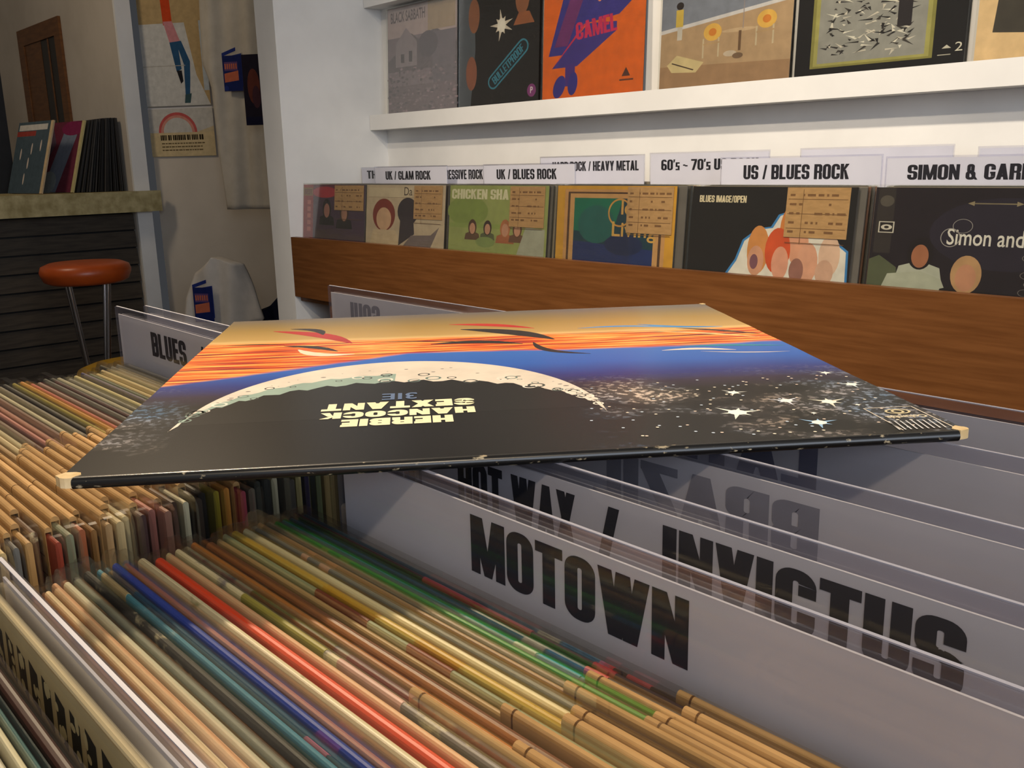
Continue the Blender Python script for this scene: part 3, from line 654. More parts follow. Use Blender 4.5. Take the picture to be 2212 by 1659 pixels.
# printed shapes of the cover: local u,v over the album, laid flat
art = Art(AW, AW)
cu, cv, cr = 0.345, 0.235, 0.287
N = 60
outer = [(cu + cr * .935 * math.cos(math.pi * i / N), cv - .05 + cr * 1.17 * math.sin(math.pi * i / N)) for i in range(N + 1)]
innr = [(cu + cr * .945 * math.cos(math.pi * i / N) - .004, cv - .080 + cr * 0.78 * math.sin(math.pi * i / N) + .008 * math.sin(i * 1.9)) for i in range(N + 1)]
art.poly(outer + [], (15, 13, 13))
art.faces(outer + innr, [(i, i + 1, N + 2 + i, N + 1 + i) for i in range(N)], (226, 214, 198))
rr = random.Random(11)
mid = [((a[0] * .5 + b_[0] * .5), (a[1] * .5 + b_[1] * .5)) for a, b_ in zip(outer, innr)]
art.faces([(a[0] * .35 + b_[0] * .65, a[1] * .35 + b_[1] * .65) for a, b_ in zip(outer, innr)] + innr, [(i, i + 1, N + 2 + i, N + 1 + i) for i in range(30, N - 3)], (150, 172, 160))
art.k += 1; art.hold = True
for i in range(70):
    j = rr.randint(3, N - 3); w_ = rr.uniform(.35, 1.02); p = (outer[j][0] * (1 - w_) + innr[j][0] * w_, outer[j][1] * (1 - w_) + innr[j][1] * w_)
    s_ = rr.uniform(.004, .013)
    if w_ > .6: art.ring(p[0], p[1], s_, s_, .3, rr.choice([(70, 74, 70), (236, 228, 214), (112, 130, 122)]), 16)
    else: art.ell(p[0], p[1], s_ * .35, s_ * .2, (110, 104, 100), 8)
art.hold = False
# generic abstract dark and red brush strokes on the sunset band
def brush(pts, wd, col):
    L_ = []; R_ = []
    for i, p in enumerate(pts):
        q = pts[min(i + 1, len(pts) - 1)]; o = pts[max(i - 1, 0)]
        d = Vector((q[0] - o[0], q[1] - o[1])).normalized(); w_ = wd * (math.sin(math.pi * (i + .35) / (len(pts) - .3)))
        L_.append((p[0] - d.y * w_, p[1] + d.x * w_)); R_.append((p[0] + d.y * w_, p[1] - d.x * w_))
    art.poly(L_ + R_[::-1], col)
def curve(p0, p1, bend, n=10):
    d = Vector(p1) - Vector(p0); q = Vector((-d.y, d.x)) * bend
    return [tuple(Vector(p0) + d * (i / n) + q * math.sin(math.pi * i / n)) for i in range(n + 1)]
for (a, b_, bend, wd, col) in (((.10, .86), (.26, .70), .10, .030, (178, 40, 34)), ((.13, .88), (.20, .80), .2, .018, (36, 26, 24)), ((.17, .66), (.27, .60), -.2, .020, (236, 224, 196)), ((.14, .70), (.24, .63), .1, .016, (34, 26, 26)), ((-.0 + .03, .72), (.14, .71), .1, .006, (40, 28, 30)),
                               ((.44, .86), (.60, .78), .08, .022, (190, 44, 36)), ((.46, .80), (.62, .66), .10, .036, (36, 28, 28)), ((.40, .66), (.56, .63), .12, .022, (36, 28, 28)), ((.58, .64), (.66, .52), -.2, .014, (36, 28, 28)), ((.30, .70), (.46, .67), .05, .006, (44, 30, 30)),
                               ((.68, .76), (.86, .73), .1, .012, (88, 150, 210)), ((.80, .78), (.95, .72), -.1, .014, (70, 140, 200)), ((.80, .70), (.98, .60), .05, .008, (240, 214, 150)), ((.86, .72), (.99, .63), .05, .012, (60, 48, 40)), ((.82, .55), (.99, .52), .03, .008, (40, 150, 150)), ((.78, .52), (.90, .50), .1, .012, (236, 226, 214)), ((.84, .50), (.98, .47), -.05, .004, (240, 226, 200))):
    brush(curve(a, b_, bend), wd * .62, col)
for (u, v, r_, c) in ((.770, .121, .034, (232, 238, 226)), (.799, .220, .020, (232, 234, 226)), (.851, .165, .024, (222, 226, 236)), (.902, .150, .028, (236, 232, 214)), (.849, .059, .026, (150, 190, 226)), (.972, .234, .022, (206, 220, 226)), (.968, .309, .016, (226, 226, 220)), (.930, .128, .008, (220, 210, 200)), (.86, .10, .008, (220, 210, 200))):
    art.star(u, v, r_, c, 6, .22, rr.uniform(0, .6)); art.ell(u, v, r_ * .34, r_ * .34, (250, 250, 240), 12)
art.k += 1; art.hold = True
for i in range(110):
    art.ell(rr.uniform(.58, .99), rr.uniform(.015, .30), .0022, .0022, rr.choice([(236, 226, 206), (226, 206, 190), (200, 214, 230)]), 6)
art.hold = False
# lettering, upside down towards the viewer
art.text('HERBIE', .278, .143, .417, .176, (246, 240, 200), .345, math.pi)
art.text('HANCOCK', .249, .183, .447, .213, (246, 240, 200), .345, math.pi)
art.text('SEXTANT', .248, .222, .449, .258, (246, 240, 200), .345, math.pi)
art.text('3IE', .325, .268, .373, .304, (98, 118, 152), .02, math.pi)
# label box in the near right corner
art.k += 1; art.hold = True
for i in range(9): art.line([(.925 + .007 * i, .012), (.930 + .007 * i, .048)], .002, (206, 206, 206))
art.line([(.928, .010), (.928, .108), (.990, .108), (.990, .010)], .0016, (226, 214, 196))
art.ring(.962, .088, .016, .011, .2, (214, 200, 160)); art.ring(.962, .088, .008, .008, .4, (214, 200, 160))
art.text('Columbia', .936, .058, .986, .070, (226, 214, 186), .03, math.pi)
art.build('cover_art', alb, mat='print', loc=(AW / 2, 0, 0.00371), rot=(-math.pi / 2, 0, 0))
alb.children[-1].rotation_euler = (-math.pi / 2, 0, 0)

# ------------------------------------------------------------------ wall bins
PY = 1.3445
t = thing('wall_bin', 'long brown veneer record bin along the white wall', 'record bin', (0, PY, 0))
def wb(name, x0, x1, y0, y1, z0, z1, mat='veneer'): MB().box(x0, x1, y0 - PY, y1 - PY, z0, z1).build(name, mat, t)
wb('front_panel', PX + .002, RX1 - .01, PY, PY + .018, H - 0.363, H - 0.1944)
wb('bin_floor', PX + .002, RX1 - .01, PY + .018, WY - .002, H - 0.378, H - 0.363)
wb('cabinet_front', PX + .17, RX1 - .01, PY + .01, PY + .028, 0.0, H - 0.378)
wb('cabinet_side', PX + .17, PX + .19, PY + .028, WY - .002, 0.0, H - 0.378)
BX = [(-2.405, -2.108), (-2.093, -1.764), (-1.747, -1.419), (-1.387, -1.082), (-1.0506, -.7357), (-.7058, -.391), (-.35, -.035)]
SHORT = ['red-striped cover', 'beige cover', 'light green cover', 'gold-framed cover', 'black painted-heads cover', 'dark two-faces cover', 'plain end cover']
CY = 1.392; CZ = H - 0.363
def figure(a, u, v, s, hair, skin, cloth):
    a.poly([(u - s * 1.5, v - s * 2.9), (u + s * 1.5, v - s * 2.9), (u + s * 1.3, v - s * 1.4), (u + s * .5, v - s * .95), (u - s * .5, v - s * .95), (u - s * 1.3, v - s * 1.4)], cloth)
    a.ell(u, v + s * .18, s * .82, s * 1.9, hair); a.ell(u, v - s * .15, s * .55, s * 1.35, skin)
covers = []
a = Art(.314, LP, .46, .54); a.rect(0, -.85, 1, 1, (72, 50, 74)); a.rect(.1, .80, .62, 1, (110, 44, 66)); a.ell(.36, .88, .20, .09, (186, 46, 62))
a.rect(0, 0, .17, 1, (160, 34, 22)); a.rect(0, .82, .16, .95, (146, 112, 26)); a.text('BEST', .02, .84, .15, .93, (110, 40, 22), .19)
for i in range(5): a.rect(.07, .24 + i * .11, .13, .31 + i * .11, (210, 110, 90))
figure(a, .40, .60, .085, (24, 16, 20), (176, 122, 106), (20, 18, 22)); figure(a, .68, .56, .085, (60, 36, 24), (180, 132, 108), (18, 16, 20))
covers.append((a, 'album cover with red side strip and dark figures, leftmost in the wall bin', (.53, .60, .98, .99)))
a = Art(.329, LP, .46, .54); a.rect(0, -.85, 1, 1, (196, 178, 150)); a.rect(.03, .82, .6, .96, (206, 190, 160)); a.line([(.03, .82), (.62, .82)], .004, (120, 100, 80)); a.text('Da', .50, .85, .60, .97, (60, 48, 40), .0)
a.ell(.24, .56, .15, .24, (128, 42, 22)); a.ell(.24, .50, .10, .17, (206, 168, 132)); a.poly([(.06, .12), (.46, .12), (.40, .34), (.10, .34)], (206, 184, 150)); a.ell(.55, .62, .13, .20, (46, 36, 42)); a.poly([(.44, .12), (.64, .30), (.62, .56), (.46, .56)], (54, 44, 50)); a.poly([(.5, .12), (.84, .12), (.94, .42), (.84, .30), (.6, .28)], (120, 106, 104))
covers.append((a, 'beige album cover with a red-haired head and a dark silhouette in the wall bin', (.63, .52, .97, .99)))
a = Art(.328, LP, .46, .54); a.rect(0, -.85, 1, 1, (150, 160, 92)); a.ell(.2, .66, .22, .20, (128, 146, 70)); a.rect(0, .44, .6, .5, (138, 156, 80)); a.text('CHICKEN SHA', .02, .82, .62, .95, (214, 210, 176), .20)
for (u, s_, h_, c_) in ((.26, .055, (80, 52, 34), (96, 70, 46)), (.42, .052, (60, 42, 34), (90, 96, 62)), (.60, .062, (176, 112, 70), (166, 100, 62)), (.72, .055, (96, 62, 42), (110, 78, 56))): figure(a, u, .44, s_, h_, (196, 146, 116), c_)
a.ell(.40, .26, .10, .07, (128, 146, 84)); a.poly([(.72, .12), (.98, .12), (.98, .46), (.80, .48)], (168, 170, 150))  # the pale quad paints glare on the plastic into the print
covers.append((a, 'light green album cover with a row of small figures in the wall bin', (.64, .48, .97, .99)))
a = Art(.305, LP, .46, .54); a.rect(0, -.85, 1, 1, (206, 154, 50)); a.rect(.07, -0.0, .93, .96, (196, 148, 92)); a.rect(.10, 0, .90, .93, (84, 58, 36)); a.rect(.12, 0, .88, .91, (198, 152, 96)); a.rect(.16, 0, .84, .86, (24, 60, 72)); a.poly([(.16, .48), (.5, .44), (.58, .86), (.16, .86)], (16, 110, 84)); a.poly([(.16, 0), (.84, 0), (.84, .3), (.16, .36)], (30, 48, 100)); a.ell(.36, .56, .16, .22, (30, 96, 90)); a.ell(.60, .34, .16, .12, (26, 40, 78))
a.ring(.56, .70, .10, .16, .12, (206, 150, 70)); a.text('le', .57, .68, .66, .84, (206, 160, 84), .02); a.text('Living', .50, .38, .86, .60, (212, 166, 84), .01)
covers.append((a, 'gold-framed teal and blue album cover in the wall bin', (.62, .48, .98, .99)))
a = Art(.315, LP, .46, .54); a.rect(0, -.85, 1, 1, (24, 22, 18)); a.text('BLUES IMAGE/OPEN', .05, .84, .36, .91, (222, 208, 172), .19)
blob = [(.25, .05), (.33, .26), (.37, .46), (.46, .58), (.54, .60), (.58, .72), (.70, .80), (.80, .74), (.84, .56), (.97, .40), (.98, .05)]
a.poly([(u + (.012 if u > .6 else -.012), v + .012) for u, v in blob], (60, 130, 190)); a.poly(blob, (222, 218, 206))
for (u, v, ru, rv, c_) in ((.46, .38, .08, .16, (206, 140, 76)), (.45, .27, .06, .10, (206, 152, 120)), (.66, .60, .09, .16, (204, 128, 64)), (.70, .44, .07, .13, (214, 156, 124)), (.58, .38, .09, .15, (206, 84, 40)), (.60, .26, .06, .11, (216, 156, 128)), (.76, .28, .07, .13, (214, 160, 130)), (.88, .36, .07, .13, (220, 186, 160)), (.44, .26, .03, .05, (120, 80, 90)), (.70, .20, .05, .08, (150, 104, 90)), (.86, .2, .06, .08, (206, 166, 140))): a.ell(u, v, ru * .85, rv * 1.5, c_)
covers.append((a, 'black album cover with a white-edged group of painted heads in the wall bin', (.61, .52, .965, .995)))
a = Art(.315, LP, .46, .54); a.rect(0, -.85, 1, 1, (30, 22, 26)); a.ell(.62, .62, .34, .30, (38, 32, 44)); a.rect(.015, .42, .10, 1, (50, 44, 40)); a.ell(.06, .88, .035, .05, (86, 80, 70)); a.rect(.03, .60, .108, .70, (206, 200, 184)); a.rect(.036, .608, .102, .692, (36, 30, 28)); a.ell(.07, .65, .028, .024, (206, 200, 184)); a.ell(.07, .65, .012, .012, (40, 34, 30))
a.text('Simon and', .365, .52, .70, .66, (232, 228, 216), .01, .0); a.ring(.38, .58, .045, .08, .08, (170, 164, 156)); a.ring(.43, .68, .045, .06, .06, (170, 164, 156)); a.line([(.46, .87), (.66, .87)], .01, (130, 118, 90)); a.poly([(.44, .87), (.47, .89), (.47, .85)], (150, 136, 104)); a.poly([(.68, .87), (.65, .89), (.65, .85)], (150, 136, 104))
a.poly([(0, .05), (.16, .05), (.14, .30), (.05, .40), (0, .36)], (86, 92, 66)); figure(a, .25, .42, .075, (24, 16, 14), (166, 108, 74), (182, 186, 168)); a.poly([(.05, .0), (.42, .0), (.36, .22), (.26, .28), (.10, .24)], (176, 180, 160)); figure(a, .47, .26, .085, (190, 150, 104), (196, 142, 108), (28, 22, 20))
for i in range(6): a.ring(.73 + .02 * (i % 2), .44 - i * .07, .03, .03, .1, (120, 114, 108))
covers.append((a, 'dark album cover with two faces and white script, right end of the wall bin', (.735, .44, .985, .995)))
a = Art(.315, LP, .46, .54); a.rect(0, -.85, 1, 1, (60, 50, 46)); covers.append((a, 'dark plain album cover at the end of the wall bin outside the picture', None))
def tan_card(parent, wd, u0, v0, u1, v1):
    c = MB().box((u0 - .5) * wd, (u1 - .5) * wd, -0.0032, -0.0026, v0 * LP, v1 * LP).build('price_card', 'kraft_card', parent)
    p = Art(wd, LP); rr = random.Random(9)
    for i in range(4): p.line([(u0 + .01, v1 - (.06 + i * .075)), (u1 - .01, v1 - (.06 + i * .075))], .003, (110, 76, 44))
    p.line([(u0 + (u1 - u0) * .27, v1 - .01), (u0 + (u1 - u0) * .27, v1 - .29)], .003, (110, 76, 44))
    for i in range(9):
        uu_ = u0 + .02; vv_ = v1 - .045 - i * .047
        while uu_ < u1 - .05 and vv_ > v0 + .02:
            l_ = rr.uniform(.01, .05)
            if rr.random() < .72: p.rect(uu_, vv_, min(uu_ + l_, u1 - .015), vv_ + .012, (128, 92, 56))
            uu_ += l_ + .015
    p.build('card_print', c, loc=(0, -0.0033, 0))
for k, ((x0, x1), (a, lab, cd)) in enumerate(zip(BX, covers)):
    xc = (x0 + x1) / 2; wd = a.w; lean = -0.10 if k != 3 else -0.08
    yb = PY + .026
    t = thing('record', lab, 'record', (xc, yb, CZ), (lean, 0, 0), 'front covers in the wall bin')
    obj('jacket', JK, t, scale=(wd / LP, 1, 1), color=lin((60, 54, 48)) + (.05,))
    a.build('front_print', t, loc=(0, -0.0016, 0))
    if cd: tan_card(t, wd, cd[0], .46 + .54 * cd[1], cd[2], min(.46 + .54 * cd[3], .997))
    MB().box(-wd / 2 - .004, wd / 2 + .004, -0.0040, -0.0037, 0.0, LP + .004).build('clear_film', 'cover_film', t)
    for q in range(9):
        c_ = random.choice([(70, 66, 60), (150, 140, 120), (90, 86, 80), (190, 178, 150), (50, 60, 66), (120, 80, 56)])
        rx = record(xc + .010 + random.uniform(-.003, .004), yb + .0062 + q * .0046, CZ + LP, c_, .85, lean, 'sleeved LP filed behind the ' + SHORT[k] + ' in the wall bin', 'LPs filed behind the front covers', .1, 2)
# genre signs standing in the wall bin
def sign(x0, x1, z0, z1, y, label, body=None, tx=None, bold=.20):
    t = thing('genre_sign', label, 'sign', ((x0 + x1) / 2, y, CZ), (0, 0, 0), 'genre signs in the wall bin')
    wd = x1 - x0; ht = z1 + H - CZ
    MB().box(-wd / 2, wd / 2, -.0006, .0006, 0, ht - .003).build('paper_insert', 'sign_paper', t)
    MB().box(-wd / 2 - .002, wd / 2 + .002, -.0014, .0014, 0, ht).build('clear_sheet', 'clear_plastic', t)
    if body:
        a = Art(wd, ht); a.text(body, (tx[0] - x0) / wd, (tx[1] + H - CZ) / ht, (tx[2] - x0) / wd, (tx[3] + H - CZ) / ht, INK, bold)
        a.build('lettering', t, loc=(0, -.0007, 0))
sign(-2.400, -2.110, -.043, -.0065, 1.59, 'far left genre sign half hidden at the partition', 'TH', (-2.373, -.0395, -2.325, -.0165))
sign(-2.090, -1.791, -.040, -.0048, 1.475, 'UK GLAM ROCK genre sign above the beige cover', 'UK / GLAM ROCK', (-2.035, -.038, -1.8467, -.0169)) if False else sign(-2.2, -1.885, -.042, -.0050, 1.50, 'UK GLAM ROCK genre sign above the beige cover', 'UK / GLAM ROCK', (-2.1497, -.0402, -1.9507, -.0179))
sign(-2.05, -1.743, -.0415, -.0064, 1.545, 'genre sign ending in ESSIVE ROCK, partly hidden', 'PROGRESSIVE ROCK', (-2.003, -.0405, -1.798, -.0169))
sign(-1.742, -1.4417, -.042, -.0048, 1.50, 'UK BLUES ROCK genre sign above the green cover', 'UK / BLUES ROCK', (-1.6962, -.0397, -1.4966, -.0170))
sign(-1.629, -1.3159, -.032, .0096, 1.58, 'HARD ROCK and HEAVY METAL genre sign at the back of the bin', 'HARD ROCK / HEAVY METAL', (-1.590, -.024, -1.33, -.0031))
sign(-1.2977, -1.0129, -.0334, .0117, 1.58, 'sixties to seventies US ROCK genre sign behind the gold cover', "60's ~ 70's US ROCK", (-1.2692, -.0246, -1.035, -.0029))
sign(-1.0619, -.7512, -.044, -.0009, 1.50, 'US BLUES ROCK genre sign above the black cover', 'US / BLUES ROCK', (-1.0138, -.0409, -.8064, -.0157))
sign(-.9572, -.6803, -.03, .0125, 1.60, 'blank clear sign standing at the back above the black cover')
sign(-.7414, -.4250, -.045, -.0052, 1.50, 'sign lettered with two names joined by an ampersand at right', 'SIMON & GARFUNKEL', (-.7068, -.0420, -.4400, -.0188))
sign(-.6385, -.36, -.03, .0075, 1.60, 'blank clear sign at the right edge of the wall bin')
# loose records standing further back so the signs do not stand alone
for k, (x0, x1) in enumerate(BX):
    for q in range(3):
        record((x0 + x1) / 2 + .006, 1.615 + q * .012, CZ + LP, random.choice([(150, 140, 120), (90, 86, 80), (190, 178, 150), (120, 80, 56)]), .9, 0, 'sleeved LP at the back of the wall bin behind the genre signs', 'LPs at the back of the wall bin', .1, None)

# ------------------------------------------------------------------ covers on the ledge
LZ = H + 0.1180; LY = 1.660
def on_ledge(x0, x1, art_, label, border=None):
    wd = x1 - x0
    t = thing('record', label, 'record', ((x0 + x1) / 2, LY, LZ), (-.05, 0, 0), 'album covers on the picture ledge')
    obj('jacket', JK, t, scale=(wd / LP, 1, 1), color=lin((40, 36, 34)) + (.03,))
    art_.build('front_print', t, loc=(0, -.0016, 0))
    MB().box(-wd / 2 - .004, wd / 2 + .004, -.0038, -.0035, 0, LP + .003).build('clear_film', 'cover_film', t)
    return t
rr = random.Random(21)
def lx(x): return x * LY / 1.675
a = Art(.315, LP, 0.075, .92); a.rect(0, -.075 / a.vb, 1, .92 / a.vb, (132, 116, 124)); a.rect(0, .72, 1, 1, (190, 168, 166)); a.poly([(0, .5), (.2, .62), (.36, .74), (.5, .66), (.7, .76), (1, .6), (1, .4), (0, .4)], (104, 92, 100)); a.poly([(.12, .44), (.12, .66), (.28, .80), (.44, .66), (.44, .44)], (150, 136, 142)); a.rect(.2, .48, .25, .56, (70, 60, 66)); a.rect(.32, .48, .37, .58, (70, 60, 66)); a.rect(.66, .1, .98, .72, (112, 102, 112)); a.ell(.6, .62, .14, .12, (92, 82, 92)); a.rect(0, 0, 1, .26, (116, 100, 108))
for i in range(160): a.ell(rr.random(), rr.uniform(.02, .42), rr.uniform(.01, .03), rr.uniform(.005, .015), rr.choice([(100, 88, 96), (140, 122, 128), (160, 134, 142), (88, 78, 88)]), 7)
a.text('BLACK SABBATH', .05, .86, .56, .96, (96, 80, 86), .02); a.rect(.60, .74, .98, 1, (176, 152, 122))
on_ledge(lx(-2.370), lx(-2.050), a, 'mauve-grey album cover with a faded house, leftmost on the ledge')
a = Art(.315, LP, 0.075, 0.9); a.rect(0, -.075 / a.vb, 1, .92 / a.vb, (20, 17, 16)); a.poly([(0, 0), (.16, 0), (.22, .5), (.20, 1), (0, 1)], (88, 96, 106)); a.ell(.20, .80, .07, .15, (150, 96, 66)); a.ell(.17, .30, .07, .15, (156, 96, 72)); a.ell(.78, .88, .08, .14, (150, 96, 64)); a.poly([(.68, .66), (.92, .66), (.86, .76), (.74, .76)], (160, 96, 58)); a.star(.54, .68, .14, (226, 214, 196), 9, .35, .3); a.ell(.54, .68, .05, .06, (244, 238, 226))
def capsule(u, v, L_, r_, col, ang_): 
    p = [(L_ / 2 + r_ * math.cos(t_), r_ * math.sin(t_)) for t_ in [-math.pi / 2 + math.pi * i / 8 for i in range(9)]] + [(-L_ / 2 + r_ * math.cos(t_), r_ * math.sin(t_)) for t_ in [math.pi / 2 + math.pi * i / 8 for i in range(9)]]
    a.poly([(u + x * math.cos(ang_) - y * math.sin(ang_), v + x * math.sin(ang_) + y * math.cos(ang_)) for x, y in p], col)
capsule(.62, .34, .44, .065, (58, 140, 166), .66); capsule(.62, .34, .44, .05, (14, 28, 38), .66); a.text('BULLETPROOF', .40, .305, .84, .375, (58, 140, 166), .17, .66); a.ell(.90, .10, .05, .055, (140, 60, 130)); a.text('P', .885, .075, .915, .13, (240, 226, 236), .02); a.rect(.62, .95, 1, 1, (168, 148, 116))
on_ledge(lx(-2.035), lx(-1.735), a, 'black album cover with a bright burst and a blue slanted badge on the ledge')
a = Art(.315, LP, 0.075, 0.76); a.rect(0, -.075 / a.vb, 1, .92 / a.vb, (238, 112, 26)); a.poly([(.06, .42), (.22, 1), (.98, 1), (.98, .92), (.76, .72), (.42, .68), (.3, .42)], (62, 56, 150)); a.poly([(.12, .5), (.3, 1), (.44, 1), (.26, .5)], (120, 52, 120)); a.poly([(.10, .30), (.46, .68), (.74, .66), (.74, .58), (.36, .30)], (70, 56, 146)); a.poly([(.10, .30), (.36, .58), (.46, .70), (.40, .66)], (214, 44, 84)); a.text('CAMEL', .34, .56, .74, .72, (218, 44, 96), .19, .10); a.poly([(.24, .12), (.34, .12), (.34, .32), (.24, .32)], (80, 50, 140)); a.ell(.18, .12, .06, .11, (58, 52, 148), a=-.3); a.ell(.32, .14, .05, .11, (58, 52, 148), a=-.1); a.ring(.57, .93, .03, .07, .4, (238, 150, 110)); a.poly([(.80, .16), (.84, .24), (.88, .16)], (90, 52, 40)); a.rect(.78, .12, .91, .135, (110, 60, 40))
on_ledge(lx(-1.7173), lx(-1.4023), a, 'bright orange album cover with purple shapes on the ledge')
a = Art(.315, LP, 0.075, 0.6); a.rect(0, -.075 / a.vb, 1, .92 / a.vb, (178, 150, 116)); a.poly([(0, .62), (1, .80), (1, 1.53), (0, 1.53)], (128, 134, 148)); a.poly([(0, .60), (1, .78), (1, .815), (0, .64)], (206, 204, 206)); a.poly([(0, 0), (1, 0), (1, .2), (0, .25)], (160, 128, 96))
a.rect(.12, .66, .18, .84, (206, 178, 80)); a.rect(.135, .52, .175, .66, (196, 190, 180)); a.ell(.15, .88, .03, .04, (40, 32, 28)); a.poly([(.06, .26), (.14, .36), (.36, .26), (.30, .16), (.10, .18)], (206, 188, 140)); a.line([(.10, .28), (.28, .19)], .012, (70, 54, 44))
for cx in (.40, .80):
    a.ell(cx + .02, .56 + (.06 if cx > .5 else 0), .07, .09, (220, 176, 84)); a.ell(cx + .02, .56 + (.06 if cx > .5 else 0), .03, .04, (206, 128, 50)); 
    for q in (-.05, .07): a.line([(cx + q, .30 + (.07 if cx > .5 else 0)), (cx + q, .50 + (.06 if cx > .5 else 0))], .012, (196, 180, 150))
    a.line([(cx - .05, .44 + (.06 if cx > .5 else 0)), (cx + .08, .45 + (.06 if cx > .5 else 0))], .015, (180, 150, 110))
a.ell(.62, .55, .13, .02, (196, 170, 136)); a.line([(.63, .54), (.63, .34)], .02, (110, 84, 60)); a.line([(.65, .56), (.65, .95)], .006, (150, 140, 140)); a.ell(.56, .32, .05, .03, (196, 180, 160)); a.ell(.62, .29, .04, .03, (120, 96, 74))
on_ledge(lx(-1.3536), lx(-1.0386), a, 'sandy beach album cover with yellow chairs on the ledge')
a = Art(.315, LP, 0.075, 0.46); a.rect(0, -.075 / a.vb, 1, .92 / a.vb, (14, 13, 13)); a.rect(.10, .10, .83, 1.90, (132, 128, 66)); a.rect(.12, .125, .81, 1.875, (158, 154, 88)); a.rect(.145, .155, .785, 1.845, (142, 142, 136))
for i in range(260):
    u, v = rr.uniform(.20, .70), rr.uniform(.24, 1.6); q = rr.uniform(0, 6.28); l_ = rr.uniform(.02, .10)
    if abs(u - .45) > .28 * (1.1 - (v - .24) * .2): continue
    a.poly([(u, v), (u + l_ * math.cos(q), v + l_ * math.sin(q)), (u + .02 * math.cos(q + 1.4), v + .02 * math.sin(q + 1.4))], rr.choice([(40, 38, 36), (60, 56, 52), (214, 210, 196), (196, 190, 176), (30, 28, 28)]))
a.rect(.62, .50, .70, .92, (36, 32, 34)); a.text('2', .95, .15, .99, .25, (206, 202, 186), .0); a.poly([(.88, .19), (.905, .23), (.93, .19)], (196, 192, 176)); a.rect(.86, .115, .93, .125, (180, 176, 160))
on_ledge(lx(-1.0246), lx(-.7096), a, 'black album cover with an olive framed black-and-white picture on the ledge')
a = Art(.315, LP, 0.075, 0.42); a.rect(0, -.075 / a.vb, 1, .92 / a.vb, (216, 186, 140)); a.poly([(.08, .34), (.14, 2.0), (1, 2.0), (1, .12)], (62, 58, 50))
for i in range(50):
    u, v = rr.uniform(.2, .95), rr.uniform(.45, 1.8); a.ell(u, v, rr.uniform(.02, .07), rr.uniform(.02, .05), rr.choice([(88, 84, 74), (54, 50, 42), (112, 106, 94), (70, 66, 58)]), 10, rr.uniform(0, 3))
on_ledge(lx(-.690), lx(-.375), a, 'cream album cover with a dark tilted photograph, rightmost on the ledge')

# ------------------------------------------------------------------ the counter on the left
CX = -4.20
t = thing('counter', 'bar counter with a mottled pale green slab top and dark board front', 'counter', (CX, 0.4, 0))
def cb(name, x0, x1, y0, y1, z0, z1, mat): return MB().box(x0 - CX, x1 - CX, y0 - .4, y1 - .4, z0, z1).build(name, mat, t)
cb('counter_top', CX - .80, CX, -2.0, 1.617, H - .179, H - .090, 'counter_paint')
cb('counter_top_end', CX - .045, CX, 1.6175, 1.715, H - .179, H - .090, 'counter_paint')
cb('core', CX - .60, CX - .10, -2.0, 1.615, 0.0, H - .179, 'black_box')
PH = .0770
pm = MB().prism([(0, 0), (0.018, 0.0), (0.010, PH - .008), (0, PH - .008)], 'y', -2.4, 1.215).mesh('plank', 'siding')
for i in range(12): obj('plank', pm, t, loc=(-.0995, 0, H - .180 - PH * (i + 1)))
# records on the counter
def counter_record(x, y, lean, yaw, c, label, art_=None, group=None, thick=1.0, edge=None):
    t = thing('record', label, 'record', (x, y, H - .090 + abs(math.sin(lean)) * .0014 * thick + .0012), (lean, 0, yaw), group)
    obj('jacket', JK, t, scale=(1, thick, 1), color=lin(c) + (.05,))
    if art_: art_.build('front_print', t, loc=(0, -.0016 * thick, 0))
    return t
Q = H - .090
a = Art(LP, LP); a.rect(0, 0, 1, 1, (74, 88, 96)); a.rect(.04, .88, .86, .96, (206, 200, 190)); a.rect(.0, .80, .55, .87, (150, 60, 50)); a.rect(.93, 0, 1, 1, (206, 180, 140))
for (u, v) in ((.2, .55), (.45, .42), (.5, .62), (.75, .66), (.4, .2)): a.ell(u, v, .02, .08, (206, 190, 176))
counter_record(-4.455, 1.226, -.30, math.radians(9), (190, 170, 140), 'teal-grey album cover leaning on the counter, left of the maroon one', a, thick=2)
a = Art(LP, LP); a.rect(0, 0, 1, 1, (110, 50, 66)); a.poly([(.1, 0), (.5, 0), (.85, .8), (.6, 1), (.5, .9)], (120, 130, 146)); a.ell(.25, .14, .22, .16, (140, 150, 150)); a.ell(.7, .9, .3, .1, (130, 44, 80)); a.poly([(0, .3), (.3, .7), (.1, 1), (0, 1)], (92, 74, 90)); a.rect(.93, 0, 1, 1, (196, 182, 130))
counter_record(-4.455, 1.352, -.30, math.radians(9), (196, 182, 130), 'maroon album cover leaning on the counter beside the black spines', a, thick=2)
for i in range(22):
    g = random.randint(18, 66)
    counter_record(-4.47 + random.uniform(-.01, .01), 1.396 + i * .0098, -.28 * (1 - i / 21.0), 0.0, (g + 4, g, g - 4), 'dark-spined LP in the packed row on the counter', None, 'dark LPs on the counter', 1.6)
# speaker at the left edge
t = thing('loudspeaker', 'black loudspeaker with a pale cone standing on the counter', 'loudspeaker', (-4.845, 1.125, Q))
MB().box(-.13, .13, -.14, .14, 0, .56).build('cabinet', 'black_box', t)
MB().lathe([(0.0, .008), (.03, .010), (.066, -.0), (.075, .006), (.08, .0)], 24).build('cone', 'cone_grey', t, loc=(.1305, .03, .36), rot=(0, math.pi / 2, 0))
